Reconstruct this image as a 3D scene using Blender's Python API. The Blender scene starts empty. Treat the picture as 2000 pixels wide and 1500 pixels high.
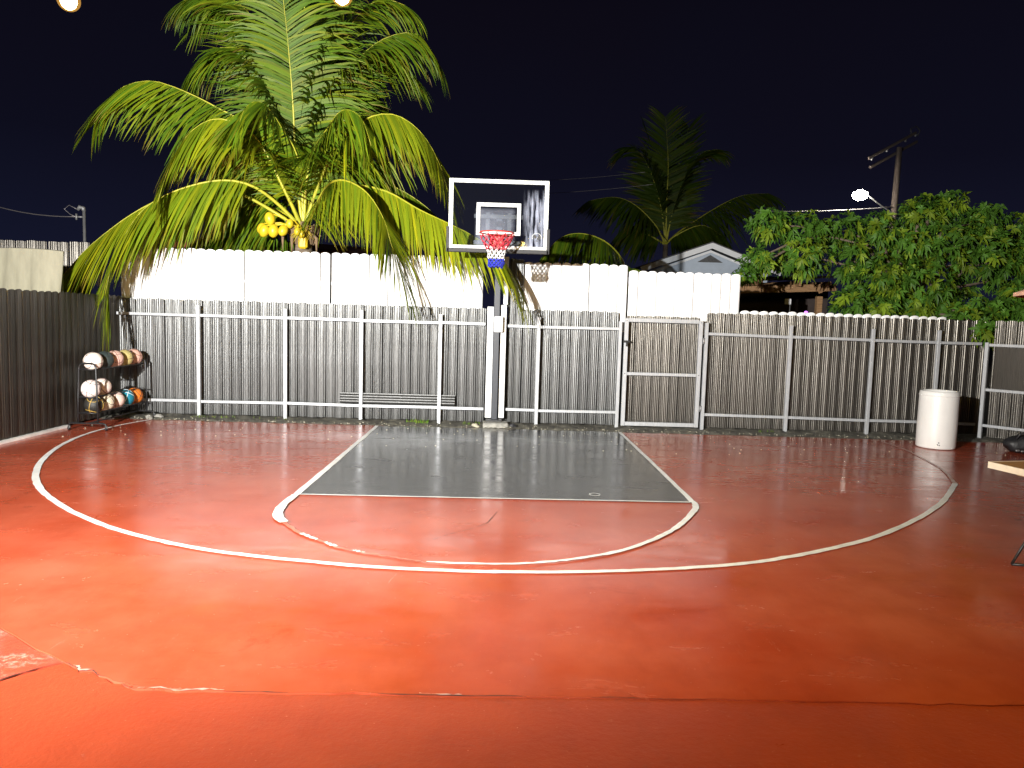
import bpy, math, random
import numpy as np
from mathutils import Matrix, Vector
random.seed(7); RNG = np.random.default_rng(11)
sc = bpy.context.scene
COL = sc.collection
PI = math.pi

# ------------------------------------------------------------------ camera
F_PX, YAW, PITCH, ROLL, CAM_H = 1433.8, 0.018585, 0.08876, -0.028985, 1.72
cy, sy, cp, sp = math.cos(YAW), math.sin(YAW), math.cos(PITCH), math.sin(PITCH)
FW = np.array([sy*cp, cy*cp, -sp]); R0 = np.array([cy, -sy, 0.0]); U0 = np.cross(R0, FW)
cr, sr = math.cos(ROLL), math.sin(ROLL)
RT = R0*cr - U0*sr; UP = U0*cr + R0*sr
cam_d = bpy.data.cameras.new('camera'); cam = bpy.data.objects.new('camera', cam_d); COL.objects.link(cam)
M4 = Matrix(((RT[0], UP[0], -FW[0], 0), (RT[1], UP[1], -FW[1], 0), (RT[2], UP[2], -FW[2], CAM_H), (0, 0, 0, 1)))
cam.matrix_world = M4
cam_d.sensor_width = 36; cam_d.lens = F_PX/2000*36; cam_d.clip_start = 0.05; cam_d.clip_end = 3000
sc.camera = cam

def at(px, py, Y):
    """the point of the place at depth Y that is seen at photograph position (px, py)"""
    d = FW + RT*((px-1000)/F_PX) + UP*(-(py-750)/F_PX)
    t = Y/d[1]
    return np.array([d[0]*t, Y, CAM_H + d[2]*t])

# ------------------------------------------------------------------ world, exposure
w = bpy.data.worlds.new('World'); sc.world = w; w.use_nodes = True
nt = w.node_tree; nt.nodes.clear()
out = nt.nodes.new('ShaderNodeOutputWorld'); bg = nt.nodes.new('ShaderNodeBackground')
tc = nt.nodes.new('ShaderNodeTexCoord'); sx = nt.nodes.new('ShaderNodeSeparateXYZ'); cr_ = nt.nodes.new('ShaderNodeValToRGB')
nt.links.new(tc.outputs['Generated'], sx.inputs[0]); nt.links.new(sx.outputs['Z'], cr_.inputs[0])
e = cr_.color_ramp.elements
e[0].position = 0.0; e[0].color = (0.0080, 0.0098, 0.027, 1)
e[1].position = 0.5; e[1].color = (0.0028, 0.0026, 0.0062, 1)
x_ = cr_.color_ramp.elements.new(0.2); x_.color = (0.0040, 0.0044, 0.0120, 1)
wz = nt.nodes.new('ShaderNodeTexNoise'); wz.inputs['Scale'].default_value = 1.7; wz.inputs['Detail'].default_value = 3; nt.links.new(tc.outputs['Generated'], wz.inputs['Vector'])
wr = nt.nodes.new('ShaderNodeMapRange'); wr.inputs[1].default_value = .35; wr.inputs[2].default_value = .65; nt.links.new(wz.outputs['Fac'], wr.inputs[0])
wm = nt.nodes.new('ShaderNodeMix'); wm.data_type = 'RGBA'; wm.blend_type = 'MULTIPLY'; wm.inputs[7].default_value = (1.12, .92, .85, 1)
nt.links.new(wr.outputs[0], wm.inputs[0]); nt.links.new(cr_.outputs[0], wm.inputs[6]); nt.links.new(wm.outputs[2], bg.inputs[0]); bg.inputs[1].default_value = 1.0
nt.links.new(bg.outputs[0], out.inputs[0])
sc.view_settings.view_transform = 'Standard'; sc.view_settings.look = 'None'
sc.view_settings.exposure = 0.0; sc.view_settings.gamma = 1.0
sc.render.engine = 'CYCLES'
sc.cycles.max_bounces = 6; sc.cycles.diffuse_bounces = 3; sc.cycles.glossy_bounces = 3
sc.cycles.transparent_max_bounces = 12; sc.cycles.sample_clamp_indirect = 4.0
sc.cycles.use_denoising = True
sc.cycles.use_adaptive_sampling = True; sc.cycles.adaptive_threshold = .025

# ------------------------------------------------------------------ helpers
def tag(o, label=None, cat=None, group=None, kind=None):
    if label: o['label'] = label
    if cat: o['category'] = cat
    if group: o['group'] = group
    if kind: o['kind'] = kind
    return o

def thing(name, loc, label, cat, group=None, rz=0.0):
    o = bpy.data.objects.new(name, None); COL.objects.link(o)
    o.location = tuple(loc); o.rotation_euler = (0, 0, rz); o.empty_display_size = 0.1
    return tag(o, label, cat, group)

class MB:
    def __init__(s): s.v = []; s.f = []; s.c = None; s.sm = []
    def add(s, vs, fs, smooth=False):
        n = len(s.v); s.v += [tuple(map(float, q)) for q in vs]
        s.f += [tuple(i+n for i in f) for f in fs]; s.sm += [smooth]*len(fs); return s
    def box(s, x0, x1, y0, y1, z0, z1, bev=0.0):
        if bev <= 0:
            vs = [(x0,y0,z0),(x1,y0,z0),(x1,y1,z0),(x0,y1,z0),(x0,y0,z1),(x1,y0,z1),(x1,y1,z1),(x0,y1,z1)]
            fs = [(0,3,2,1),(4,5,6,7),(0,1,5,4),(1,2,6,5),(2,3,7,6),(3,0,4,7)]
            return s.add(vs, fs)
        return s.bevbox(np.array([(x0+x1)/2,(y0+y1)/2,(z0+z1)/2]), np.eye(3), (x1-x0)/2, (y1-y0)/2, (z1-z0)/2, bev)
    def bevbox(s, c, ax, hx, hy, hz, b):
        # box with chamfered edges: 24 vertices
        vs = []; idx = {}
        for a in (-1, 1):
            for bb in (-1, 1):
                for cc in (-1, 1):
                    for k in range(3):
                        p = [a*(hx-b), bb*(hy-b), cc*(hz-b)]
                        p[k] = (a, bb, cc)[k]*(hx, hy, hz)[k]
                        idx[(a, bb, cc, k)] = len(vs)
                        vs.append(c + ax[0]*p[0] + ax[1]*p[1] + ax[2]*p[2])
        fs = []
        def quad(keys): fs.append(tuple(idx[k] for k in keys))
        for k in range(3):
            for sg in (-1, 1):
                o1, o2 = [(1,2),(0,2),(0,1)][k]
                ks = []
                for (m, n) in ((-1,-1),(1,-1),(1,1),(-1,1)):
                    t = [0,0,0]; t[k] = sg; t[o1] = m; t[o2] = n; ks.append((*t, k))
                quad(ks)
        for k in range(3):
            o1, o2 = [(1,2),(0,2),(0,1)][k]
            for m in (-1, 1):
                for n in (-1, 1):
                    t0 = [0,0,0]; t0[k] = -1; t0[o1] = m; t0[o2] = n; t1 = list(t0); t1[k] = 1
                    quad([(*t0, o1), (*t1, o1), (*t1, o2), (*t0, o2)])
        for a in (-1,1):
            for bb in (-1,1):
                for cc in (-1,1):
                    quad([(a,bb,cc,0),(a,bb,cc,1),(a,bb,cc,2)])
        return s.add(vs, fs)
    def bar(s, p, q, wx, wy=None, bev=0.0, upv=(0,0,1)):
        p = np.array(p, float); q = np.array(q, float); d = q-p; L = np.linalg.norm(d); d /= L
        u = np.array(upv, float)
        if abs(d@u) > .95: u = np.array([1.0,0,0])
        a = np.cross(d, u); a /= np.linalg.norm(a); b = np.cross(a, d); wy = wy or wx
        if bev > 0: return s.bevbox((p+q)/2, np.array([d, a, b]), L/2, wx/2, wy/2, bev)
        vs = [e_ + a*i*wx/2 + b*j*wy/2 for e_ in (p, q) for (i, j) in ((-1,-1),(1,-1),(1,1),(-1,1))]
        return s.add(vs, [(0,1,2,3),(7,6,5,4),(0,4,5,1),(1,5,6,2),(2,6,7,3),(3,7,4,0)])
    def tube(s, pts, r, n=8, caps=True, smooth=True):
        pts = [np.array(q, float) for q in pts]; rs = r if hasattr(r, '__len__') else [r]*len(pts)
        vs = []; fs = []; prev = None
        for i, q in enumerate(pts):
            t = (pts[min(i+1, len(pts)-1)] - pts[max(i-1, 0)]); t = t/(np.linalg.norm(t)+1e-9)
            if prev is None:
                u = np.array([0,0,1.0]) if abs(t[2]) < .9 else np.array([1.0,0,0])
                a = np.cross(t, u)
            else: a = prev - t*(prev@t)
            a = a/(np.linalg.norm(a)+1e-9); prev = a; b = np.cross(t, a)
            for k in range(n):
                th = 2*PI*k/n; vs.append(q + (a*math.cos(th)+b*math.sin(th))*rs[i])
        for i in range(len(pts)-1):
            for k in range(n):
                fs.append((i*n+k, i*n+(k+1)%n, (i+1)*n+(k+1)%n, (i+1)*n+k))
        s.add(vs, fs, smooth)
        if caps:
            m = len(s.v)-len(vs)
            s.f.append(tuple(m+k for k in range(n))[::-1]); s.f.append(tuple(m+(len(pts)-1)*n+k for k in range(n))); s.sm += [False, False]
        return s
    def lathe(s, c, prof, n=24, smooth=True, axis=None):
        c = np.array(c, float); vs = []; fs = []
        for (r, z) in prof:
            for k in range(n):
                th = 2*PI*k/n; vs.append(c+np.array([r*math.cos(th), r*math.sin(th), z]))
        for i in range(len(prof)-1):
            for k in range(n): fs.append((i*n+k, i*n+(k+1)%n, (i+1)*n+(k+1)%n, (i+1)*n+k))
        return s.add(vs, fs, smooth)
    def ball(s, c, r, nu=20, nv=12, squash=(1,1,1), smooth=True):
        c = np.array(c, float); q = np.array(squash); vs = [c+q*np.array([0,0,-r])]; fs = []
        for i in range(1, nv):
            ph = -PI/2+PI*i/nv
            for k in range(nu):
                th = 2*PI*k/nu; vs.append(c+q*np.array([math.cos(ph)*math.cos(th), math.cos(ph)*math.sin(th), math.sin(ph)])*r)
        vs.append(c+q*np.array([0,0,r])); N = len(vs)-1
        for k in range(nu): fs.append((0, 1+(k+1)%nu, 1+k)); fs.append((N, N-nu+k, N-nu+(k+1)%nu))
        for i in range(nv-2):
            for k in range(nu): a = 1+i*nu; fs.append((a+k, a+(k+1)%nu, a+nu+(k+1)%nu, a+nu+k))
        return s.add(vs, fs, smooth)
    def prism(s, poly, z0, z1):
        n = len(poly); vs = [(x, y, z0) for x, y in poly]+[(x, y, z1) for x, y in poly]
        return s.add(vs, [tuple(range(n))[::-1], tuple(range(n, 2*n))]+[(i, (i+1)%n, n+(i+1)%n, n+i) for i in range(n)])
    def mesh(s, name, mat, origin=(0,0,0)):
        me = bpy.data.meshes.new(name); o = np.array(origin, float)
        me.from_pydata([tuple(np.array(v)-o) for v in s.v], [], s.f)
        me.polygons.foreach_set('use_smooth', s.sm)
        if s.c is not None:
            a = me.color_attributes.new('Col', 'FLOAT_COLOR', 'POINT')
            a.data.foreach_set('color', np.array(s.c, dtype=np.float32).ravel())
        if mat: me.materials.append(mat)
        me.update(); return me
    def build(s, name, mat, parent=None, world=True):
        """vertices are given in world space; the part sits at its thing's origin"""
        org = (0,0,0)
        if parent is not None and world:
            top = parent
            while top.parent: top = top.parent
            org = top.location
        o = bpy.data.objects.new(name, s.mesh(name, mat, org)); COL.objects.link(o); o.parent = parent
        return o

def put(name, me, parent, loc, rot=(0,0,0), scale=(1,1,1)):
    o = bpy.data.objects.new(name, me); COL.objects.link(o); o.parent = parent
    o.location = tuple(loc); o.rotation_euler = rot; o.scale = scale; return o

# ------------------------------------------------------------------ materials
def mat(name, col=(.5,.5,.5), rough=.5, metal=0.0, spec=.5, var=0.0, vscale=8.0, bump=0.0, bscale=60.0, col2=None, stretch=(1,1,1), objrand=0.0, coat=0.0, rvar=0.0):
    m = bpy.data.materials.new(name); m.use_nodes = True; n = m.node_tree.nodes; l = m.node_tree.links
    b = n['Principled BSDF']; b.inputs['Roughness'].default_value = rough; b.inputs['Metallic'].default_value = metal
    b.inputs['Specular IOR Level'].default_value = spec; b.inputs['Coat Weight'].default_value = coat
    b.inputs['Base Color'].default_value = (*col, 1)
    tcn = n.new('ShaderNodeTexCoord'); mp = n.new('ShaderNodeMapping'); mp.inputs['Scale'].default_value = stretch
    l.new(tcn.outputs['Object'], mp.inputs[0])
    if var > 0 or col2:
        nz = n.new('ShaderNodeTexNoise'); nz.inputs['Scale'].default_value = vscale; nz.inputs['Detail'].default_value = 6; nz.inputs['Roughness'].default_value = .65
        l.new(mp.outputs[0], nz.inputs['Vector'])
        mx = n.new('ShaderNodeMix'); mx.data_type = 'RGBA'
        c2 = col2 or tuple(c*(1-var) for c in col)
        mx.inputs[6].default_value = (*col, 1); mx.inputs[7].default_value = (*c2, 1)
        rp = n.new('ShaderNodeMapRange'); rp.inputs[1].default_value = .35; rp.inputs[2].default_value = .68
        l.new(nz.outputs['Fac'], rp.inputs[0]); l.new(rp.outputs[0], mx.inputs[0])
        src = mx.outputs[2]
        if objrand > 0:
            oi = n.new('ShaderNodeObjectInfo'); hs = n.new('ShaderNodeHueSaturation')
            r2 = n.new('ShaderNodeMapRange'); r2.inputs[3].default_value = 1-objrand; r2.inputs[4].default_value = 1+objrand
            l.new(oi.outputs['Random'], r2.inputs[0]); l.new(r2.outputs[0], hs.inputs['Value']); l.new(src, hs.inputs['Color']); src = hs.outputs[0]
        l.new(src, b.inputs['Base Color'])
        if rvar > 0:
            r3 = n.new('ShaderNodeMapRange'); r3.inputs[3].default_value = max(0.02, rough-rvar); r3.inputs[4].default_value = rough+rvar
            l.new(nz.outputs['Fac'], r3.inputs[0]); l.new(r3.outputs[0], b.inputs['Roughness'])
    if bump > 0:
        n2 = n.new('ShaderNodeTexNoise'); n2.inputs['Scale'].default_value = bscale; n2.inputs['Detail'].default_value = 4
        l.new(mp.outputs[0], n2.inputs['Vector'])
        bp = n.new('ShaderNodeBump'); bp.inputs['Strength'].default_value = bump; bp.inputs['Distance'].default_value = .01
        l.new(n2.outputs['Fac'], bp.inputs['Height']); l.new(bp.outputs[0], b.inputs['Normal'])
    return m

def leafmat(name, trans=.3, rough=.5):
    m = bpy.data.materials.new(name); m.use_nodes = True; n = m.node_tree.nodes; l = m.node_tree.links
    b = n['Principled BSDF']; b.inputs['Roughness'].default_value = rough; b.inputs['Specular IOR Level'].default_value = .22
    a = n.new('ShaderNodeAttribute'); a.attribute_name = 'Col'
    l.new(a.outputs['Color'], b.inputs['Base Color'])
    t = n.new('ShaderNodeBsdfTranslucent'); l.new(a.outputs['Color'], t.inputs[0])
    mx = n.new('ShaderNodeMixShader'); mx.inputs[0].default_value = trans
    l.new(b.outputs[0], mx.inputs[1]); l.new(t.outputs[0], mx.inputs[2]); l.new(mx.outputs[0], n['Material Output'].inputs[0])
    return m

def emit(name, col, s):
    m = bpy.data.materials.new(name); m.use_nodes = True; n = m.node_tree.nodes
    e_ = n.new('ShaderNodeEmission'); e_.inputs[0].default_value = (*col, 1); e_.inputs[1].default_value = s
    m.node_tree.links.new(e_.outputs[0], n['Material Output'].inputs[0]); return m

def floor_mat(name, base, alt, rough=.2, peel=0.0, bump=.12, coarse=False, worn=(.62,.42,.36)):
    """painted concrete: brushed-on colour patches, pale scuffs, dull and glossy spots"""
    m = bpy.data.materials.new(name); m.use_nodes = True; n = m.node_tree.nodes; l = m.node_tree.links
    b = n['Principled BSDF']
    tcn = n.new('ShaderNodeTexCoord')
    def noise(sc_, det=6, st=(1,1,1), ro=.6, dist=0.0):
        mp = n.new('ShaderNodeMapping'); mp.inputs['Scale'].default_value = st; l.new(tcn.outputs['Object'], mp.inputs[0])
        z = n.new('ShaderNodeTexNoise'); z.inputs['Scale'].default_value = sc_; z.inputs['Detail'].default_value = det; z.inputs['Roughness'].default_value = ro; z.inputs['Distortion'].default_value = dist
        l.new(mp.outputs[0], z.inputs['Vector']); return z.outputs['Fac']
    def rng(src, a, b_, c=0.0, d=1.0):
        r = n.new('ShaderNodeMapRange'); r.inputs[1].default_value = a; r.inputs[2].default_value = b_; r.inputs[3].default_value = c; r.inputs[4].default_value = d
        l.new(src, r.inputs[0]); return r.outputs[0]
    def mix(f, A, B):
        x = n.new('ShaderNodeMix'); x.data_type = 'RGBA'
        if isinstance(f, float): x.inputs[0].default_value = f
        else: l.new(f, x.inputs[0])
        for i, q in ((6, A), (7, B)):
            if isinstance(q, tuple): x.inputs[i].default_value = (*q, 1)
            else: l.new(q, x.inputs[i])
        return x.outputs[2]
    def mul(a, b_):
        x = n.new('ShaderNodeMath'); x.operation = 'MULTIPLY'
        l.new(a, x.inputs[0])
        if isinstance(b_, float): x.inputs[1].default_value = b_
        else: l.new(b_, x.inputs[1])
        return x.outputs[0]
    big = noise(.55, 5, (1, 1.4, 1)); mid = noise(2.2, 7, (1.6, .8, 1), .7); fine = noise(34, 5, (1, 1, 1), .7)
    c = mix(rng(big, .34, .66), base, alt)
    c = mix(mul(rng(mid, .45, .75), .35), c, tuple(q*.62 for q in base))
    scuff = mul(rng(noise(5.5, 8, (1.6, .5, 1), .78, .6), .63, .74), rng(noise(1.1, 3), .45, .7))
    c = mix(mul(scuff, .6), c, worn)
    speck = rng(noise(70, 2), .73, .78)
    c = mix(mul(speck, .55), c, tuple(q*1.15 for q in worn))
    stain = mul(rng(noise(1.7, 8, (.7, 1.5, 1), .75, .9), .60, .72), .5)
    c = mix(stain, c, tuple(q*.45 for q in base))
    if peel > 0:
        pl = rng(noise(26, 9, (1, 1, 1), .8, .4), .66-peel*.16, .70-peel*.16)
        pl = mul(pl, rng(noise(3.0, 4), .40, .58))
        c = mix(mul(pl, .75), c, (.60, .38, .32))
    l.new(c, b.inputs['Base Color'])
    rr = rng(noise(1.6, 8, (1.0, 2.2, 1), .7, .5), .3, .75, rough-.07, rough+.16)
    ra = n.new('ShaderNodeMath'); ra.operation = 'ADD'; l.new(rr, ra.inputs[0]); l.new(mul(stain, -.12), ra.inputs[1])
    l.new(ra.outputs[0], b.inputs['Roughness'])
    b.inputs['Specular IOR Level'].default_value = .5
    bp = n.new('ShaderNodeBump'); bp.inputs['Strength'].default_value = bump; bp.inputs['Distance'].default_value = .01
    ad = n.new('ShaderNodeMath'); ad.operation = 'ADD'; l.new(mul(fine, .25 if not coarse else 1.1), ad.inputs[0]); l.new(mul(noise(3, 3, (1, 1, 1)), .22), ad.inputs[1])
    l.new(ad.outputs[0], bp.inputs['Height']); l.new(bp.outputs[0], b.inputs['Normal'])
    return m

RED = (.33, .041, .012); RED2 = (.45, .096, .050)
def line_mat(name, white, under, thr):
    m = bpy.data.materials.new(name); m.use_nodes = True; n = m.node_tree.nodes; l = m.node_tree.links; b = n['Principled BSDF']; b.inputs['Roughness'].default_value = .38
    tcn = n.new('ShaderNodeTexCoord')
    def nz(sc_, det):
        z = n.new('ShaderNodeTexNoise'); z.inputs['Scale'].default_value = sc_; z.inputs['Detail'].default_value = det; z.inputs['Roughness'].default_value = .75; l.new(tcn.outputs['Object'], z.inputs['Vector']); return z.outputs['Fac']
    def rg_(src, a, b2):
        r = n.new('ShaderNodeMapRange'); r.inputs[1].default_value = a; r.inputs[2].default_value = b2; l.new(src, r.inputs[0]); return r.outputs[0]
    def mx(f, A, B):
        x = n.new('ShaderNodeMix'); x.data_type = 'RGBA'; l.new(f, x.inputs[0])
        for i, q in ((6, A), (7, B)):
            if isinstance(q, tuple): x.inputs[i].default_value = (*q, 1)
            else: l.new(q, x.inputs[i])
        return x.outputs[2]
    c = mx(rg_(nz(3.5, 6), .4, .7), white, tuple(q*.72 for q in white))
    c = mx(rg_(nz(24, 8), thr, thr+.05), c, under)
    l.new(c, b.inputs['Base Color']); return m

M = dict(
    court=floor_mat('court_red_paint', RED, RED2, .18, bump=.05),
    apron=floor_mat('apron_red_paint', (.30, .040, .016), (.36, .060, .024), .33, peel=.1, bump=.35, coarse=True),
    corner=floor_mat('peeling_red_paint', (.40, .055, .034), (.42, .062, .030), .38, peel=.9, bump=.4, coarse=True),
    key=floor_mat('key_grey_paint', (.046, .048, .052), (.062, .064, .068), .17, bump=.05, worn=(.30, .30, .29)),
    line=line_mat('line_white_paint', (.84, .84, .82), (.50, .24, .18), .66),
    line_worn=mat('line_worn_paint', (.52, .22, .16), .4, col2=(.38, .06, .03), vscale=14),
    line_thin=mat('line_thin_paint', (.52, .42, .38), .4, col2=(.42, .20, .16), vscale=9),
    ground=mat('night_soil', (.07, .06, .045), .95, var=.5, vscale=1.2, bump=.6, bscale=9),
    dirt=mat('wet_dirt', (.045, .042, .036), .75, col2=(.20, .19, .15), vscale=7, bump=1.0, bscale=35, rvar=.2),
    concrete=mat('old_concrete', (.36, .35, .31), .8, col2=(.16, .155, .14), vscale=10, bump=.6, bscale=45),
    galv=mat('galvanized_sheet', (.120, .122, .120), .37, metal=.80, col2=(.070, .070, .067), vscale=5, stretch=(22, 22, .5), objrand=.18, rvar=.12, bump=.08, bscale=30),
    galv_dark=mat('shaded_galvanized_sheet', (.115, .107, .094), .34, metal=.83, col2=(.058, .053, .045), vscale=5, stretch=(22, 22, .5), objrand=.2, rvar=.12, bump=.08, bscale=30),  # darker, browner galv: dim and warm light put into the colour
    post=mat('galvanized_post', (.46, .475, .49), .45, metal=.25, var=.22, vscale=14, stretch=(3, 3, .6)),
    white=mat('white_slat_paint', (.80, .80, .79), .5, var=.07, vscale=4, stretch=(3, 3, .5), bump=.05),
    wsteel=mat('white_steel', (.78, .78, .77), .4, var=.12, vscale=9),
    navy=mat('navy_pole_paint', (.010, .014, .024), .45, var=.3, vscale=12),
    black=mat('black_powdercoat', (.014, .014, .015), .4, var=.3, vscale=20),
    pad=mat('grey_foam_padding', (.030, .030, .031), .7, var=.25, vscale=25, bump=.1),
    rim=mat('red_orange_rim_paint', (.55, .035, .022), .4, var=.25, vscale=30),
    nred=mat('red_net_cord', (.58, .03, .055), .8, var=.2, vscale=60),
    nwhite=mat('white_net_cord', (.80, .79, .77), .8, var=.15, vscale=60),
    nblue=mat('blue_net_cord', (.018, .03, .42), .8, var=.25, vscale=60),
    leaf=leafmat('palm_leaf', .28), tleaf=leafmat('tree_leaf', .30, .5),
    petiole=mat('palm_petiole', (.46, .42, .03), .45, col2=(.30, .33, .03), vscale=6),
    trunk=mat('palm_trunk', (.20, .155, .11), .85, col2=(.10, .075, .05), vscale=5, stretch=(1, 1, 7), bump=1.0, bscale=14),
    fibre=mat('palm_fibre', (.26, .175, .09), .9, col2=(.12, .08, .045), vscale=12, stretch=(6, 6, 1), bump=.7),
    coco=mat('yellow_coconut', (.62, .50, .02), .42, col2=(.52, .36, .015), vscale=7),
    bark=mat('tree_bark', (.16, .12, .085), .9, var=.5, vscale=7, bump=.8, bscale=20),
    wood=mat('old_timber', (.30, .17, .075), .75, col2=(.17, .09, .04), vscale=5, stretch=(1, 8, 8), bump=.3),
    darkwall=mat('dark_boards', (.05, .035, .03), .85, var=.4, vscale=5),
    siding=mat('blue_grey_siding', (.50, .57, .66), .6, var=.1, vscale=5),
    trim=mat('white_trim', (.84, .85, .86), .5, var=.08, vscale=6),
    shingle=mat('grey_shingle', (.12, .12, .12), .9, var=.4, vscale=20),
    redroof=mat('red_roof', (.26, .045, .02), .7, var=.4, vscale=6),
    tarp=mat('beige_canvas', (.30, .28, .20), .85, col2=(.22, .205, .145), vscale=3, stretch=(2, 2, .5), bump=.25, bscale=18),
    tabletop=mat('tan_plywood', (.42, .235, .10), .5, col2=(.34, .18, .075), vscale=3, stretch=(1, 9, 1)),
    tableedge=mat('pale_edge_band', (.72, .64, .50), .5, var=.12, vscale=20),
    barrel=mat('white_drum_plastic', (.76, .75, .72), .38, var=.08, vscale=3, bump=.04, bscale=12),
    bag=mat('black_nylon', (.02, .02, .023), .5, var=.4, vscale=14, bump=.5, bscale=25),
    salmon=mat('salmon_canvas', (.62, .38, .28), .8, var=.12, vscale=7),
    polewood=mat('utility_pole_timber', (.08, .06, .05), .9, var=.4, vscale=4, stretch=(4, 4, .4)),
    cable=mat('black_cable', (.02, .02, .02), .6), wire=mat('aluminium_wire', (.30, .28, .28), .45, metal=.6),
    grey=mat('grey_metal', (.28, .28, .28), .5, metal=.5, var=.2),
    stone=mat('pale_stone', (.50, .47, .36), .8, var=.4, vscale=14, bump=.5),
    bulb=emit('warm_bulb_glow', (1.0, .62, .18), 60.0), lampglow=emit('street_lamp_glow', (1.0, .93, .78), 120.0),
    purple=emit('purple_lamp_glow', (.55, .12, 1.0), 5.0), flood=emit('flood_led', (.95, .97, 1.0), 40.0),
    paper=mat('white_notice', (.70, .70, .72), .7, var=.1, vscale=8), gap=mat('crack_dirt', (.05, .02, .015), .95, var=.4, vscale=30),
)

# ------------------------------------------------------------------ lamps of the place
def lamp_obj(name, kind, loc, energy, col, size, parent=None, **kw):
    d = bpy.data.lights.new(name, kind); d.energy = energy; d.color = col; d.shadow_soft_size = size
    for k, v in kw.items(): setattr(d, k, v)
    o = bpy.data.objects.new(name, d); COL.objects.link(o)
    if parent: o.parent = parent; o.location = tuple(np.array(loc)-np.array(parent.location))
    else: o.location = tuple(loc)
    return o

def aim(o, d):
    o.rotation_euler = Vector(tuple(d)).to_track_quat('-Z', 'Y').to_euler()

FL = np.array([-3.60, -.70, 2.75])
fl = thing('floodlight', (FL[0], FL[1], 0), 'white floodlight on a slim post left of the court', 'floodlight')
MB().tube([(FL[0], FL[1]-.16, 0), (FL[0], FL[1]-.16, 2.75)], .035, 12).build('post', M['black'], fl)
aimd = np.array([.19, 1.0, .10]); aimd /= np.linalg.norm(aimd)
sidev = np.cross(aimd, [0, 0, 1]); sidev /= np.linalg.norm(sidev); upv = np.cross(sidev, aimd)
MB().bevbox(FL-aimd*.06, np.array([sidev, aimd, upv]), .17, .035, .12, .01).build('housing', M['black'], fl)
MB().bevbox(FL-aimd*.022, np.array([sidev, aimd, upv]), .15, .003, .10, .001).build('led_panel', M['flood'], fl)
so = lamp_obj('flood_lamp', 'SPOT', FL+aimd*.03, 17500, (1.0, .98, .95), .07, fl, spot_size=math.radians(108), spot_blend=1.0)
aim(so, aimd)

for k_ in ('bulb', 'lampglow', 'purple', 'flood'): M[k_].cycles.emission_sampling = 'NONE'

# ------------------------------------------------------------------ ground
def wob(a, b, n, amp, seed):
    r = np.random.default_rng(seed); a = np.array(a, float); b = np.array(b, float); d = b-a; nn = np.array([-d[1], d[0]])/np.linalg.norm(d)
    o = [a]
    for i in range(1, n): o.append(a+d*i/n+nn*r.normal(0, amp))
    return o+[b]
mb = MB(); N = 24
gx = np.linspace(-900, 900, 3)
mb.add([(-1500, -1500, -.10), (1500, -1500, -.10), (1500, 1500, -.10), (-1500, 1500, -.10)], [(0, 1, 2, 3)])
tag(mb.build('ground', M['ground']), kind='structure')

# court slab, apron slab and corner slab: real slabs with ragged joints
J1 = wob((-6.19, 6.17), (-2.07, 3.462), 40, .006, 1)       # court / corner
J2 = wob((-2.07, 3.462), (-1.60, 3.215), 14, .008, 2)      # court / apron, oblique
J3 = wob((-1.60, 3.215), (9.2, 3.25), 110, .0045, 3)       # court / apron
J4 = wob((-2.07, 3.462), (-5.55, .02), 50, .006, 4)        # corner / apron
far = wob((9.2, 11.25), (-6.19, 11.42), 130, .022, 5)
court = J1 + J2[1:] + J3[1:] + far
MB().prism([tuple(q) for q in court], -.12, 0.0).build('court_floor', M['court'])
tag(bpy.data.objects['court_floor'], kind='structure')
g_ = .007
ap = [(q[0], q[1]-(g_*.9+abs(RNG.normal(0, .004)) if q[0] < .8 else .0012)) for q in (J2+J3[1:])][::-1] + [(q[0]+g_, q[1]-g_*.6) for q in J4[1:]] + [(-5.55, -3.0), (9.2, -3.0)]
tag(MB().prism(ap[::-1], -.12, -.005).build('concrete_apron', M['apron']), kind='structure')
co = [(q[0]-g_*.4, q[1]-g_) for q in J1[:-1]] + [(q[0]-g_*.3, q[1]+.001) for q in J4] + [(-6.19, .02)]
tag(MB().prism(co, -.12, -.003).build('corner_slab', M['corner']), kind='structure')

# dirt strip along the fence
def grid(x0, x1, y0, y1, nx, ny, zf):
    vs = []; fs = []
    for j in range(ny+1):
        for i in range(nx+1):
            x = x0+(x1-x0)*i/nx; y = y0+(y1-y0)*j/ny; vs.append((x, y, zf(x, y)))
    for j in range(ny):
        for i in range(nx): a = j*(nx+1)+i; fs.append((a, a+1, a+nx+2, a+nx+1))
    return vs, fs
def hz(x, y):
    return (.5*math.sin(x*7.1+1.3*math.sin(y*9))+.5*math.sin(x*17.3+y*13)+.4*math.sin(x*41+y*29))
def zd(x, y):
    edge = min(1, max(0, (y-11.22)/.22))
    return -.03 + edge*(.045+.016*hz(x, y)+.012*random.uniform(-1, 1))
vs, fs = grid(-6.19, 9.2, 11.15, 12.2, 300, 14, zd)
d_ = MB(); d_.add(vs, fs, True); tag(d_.build('dirt_strip', M['dirt']), kind='structure')

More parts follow.
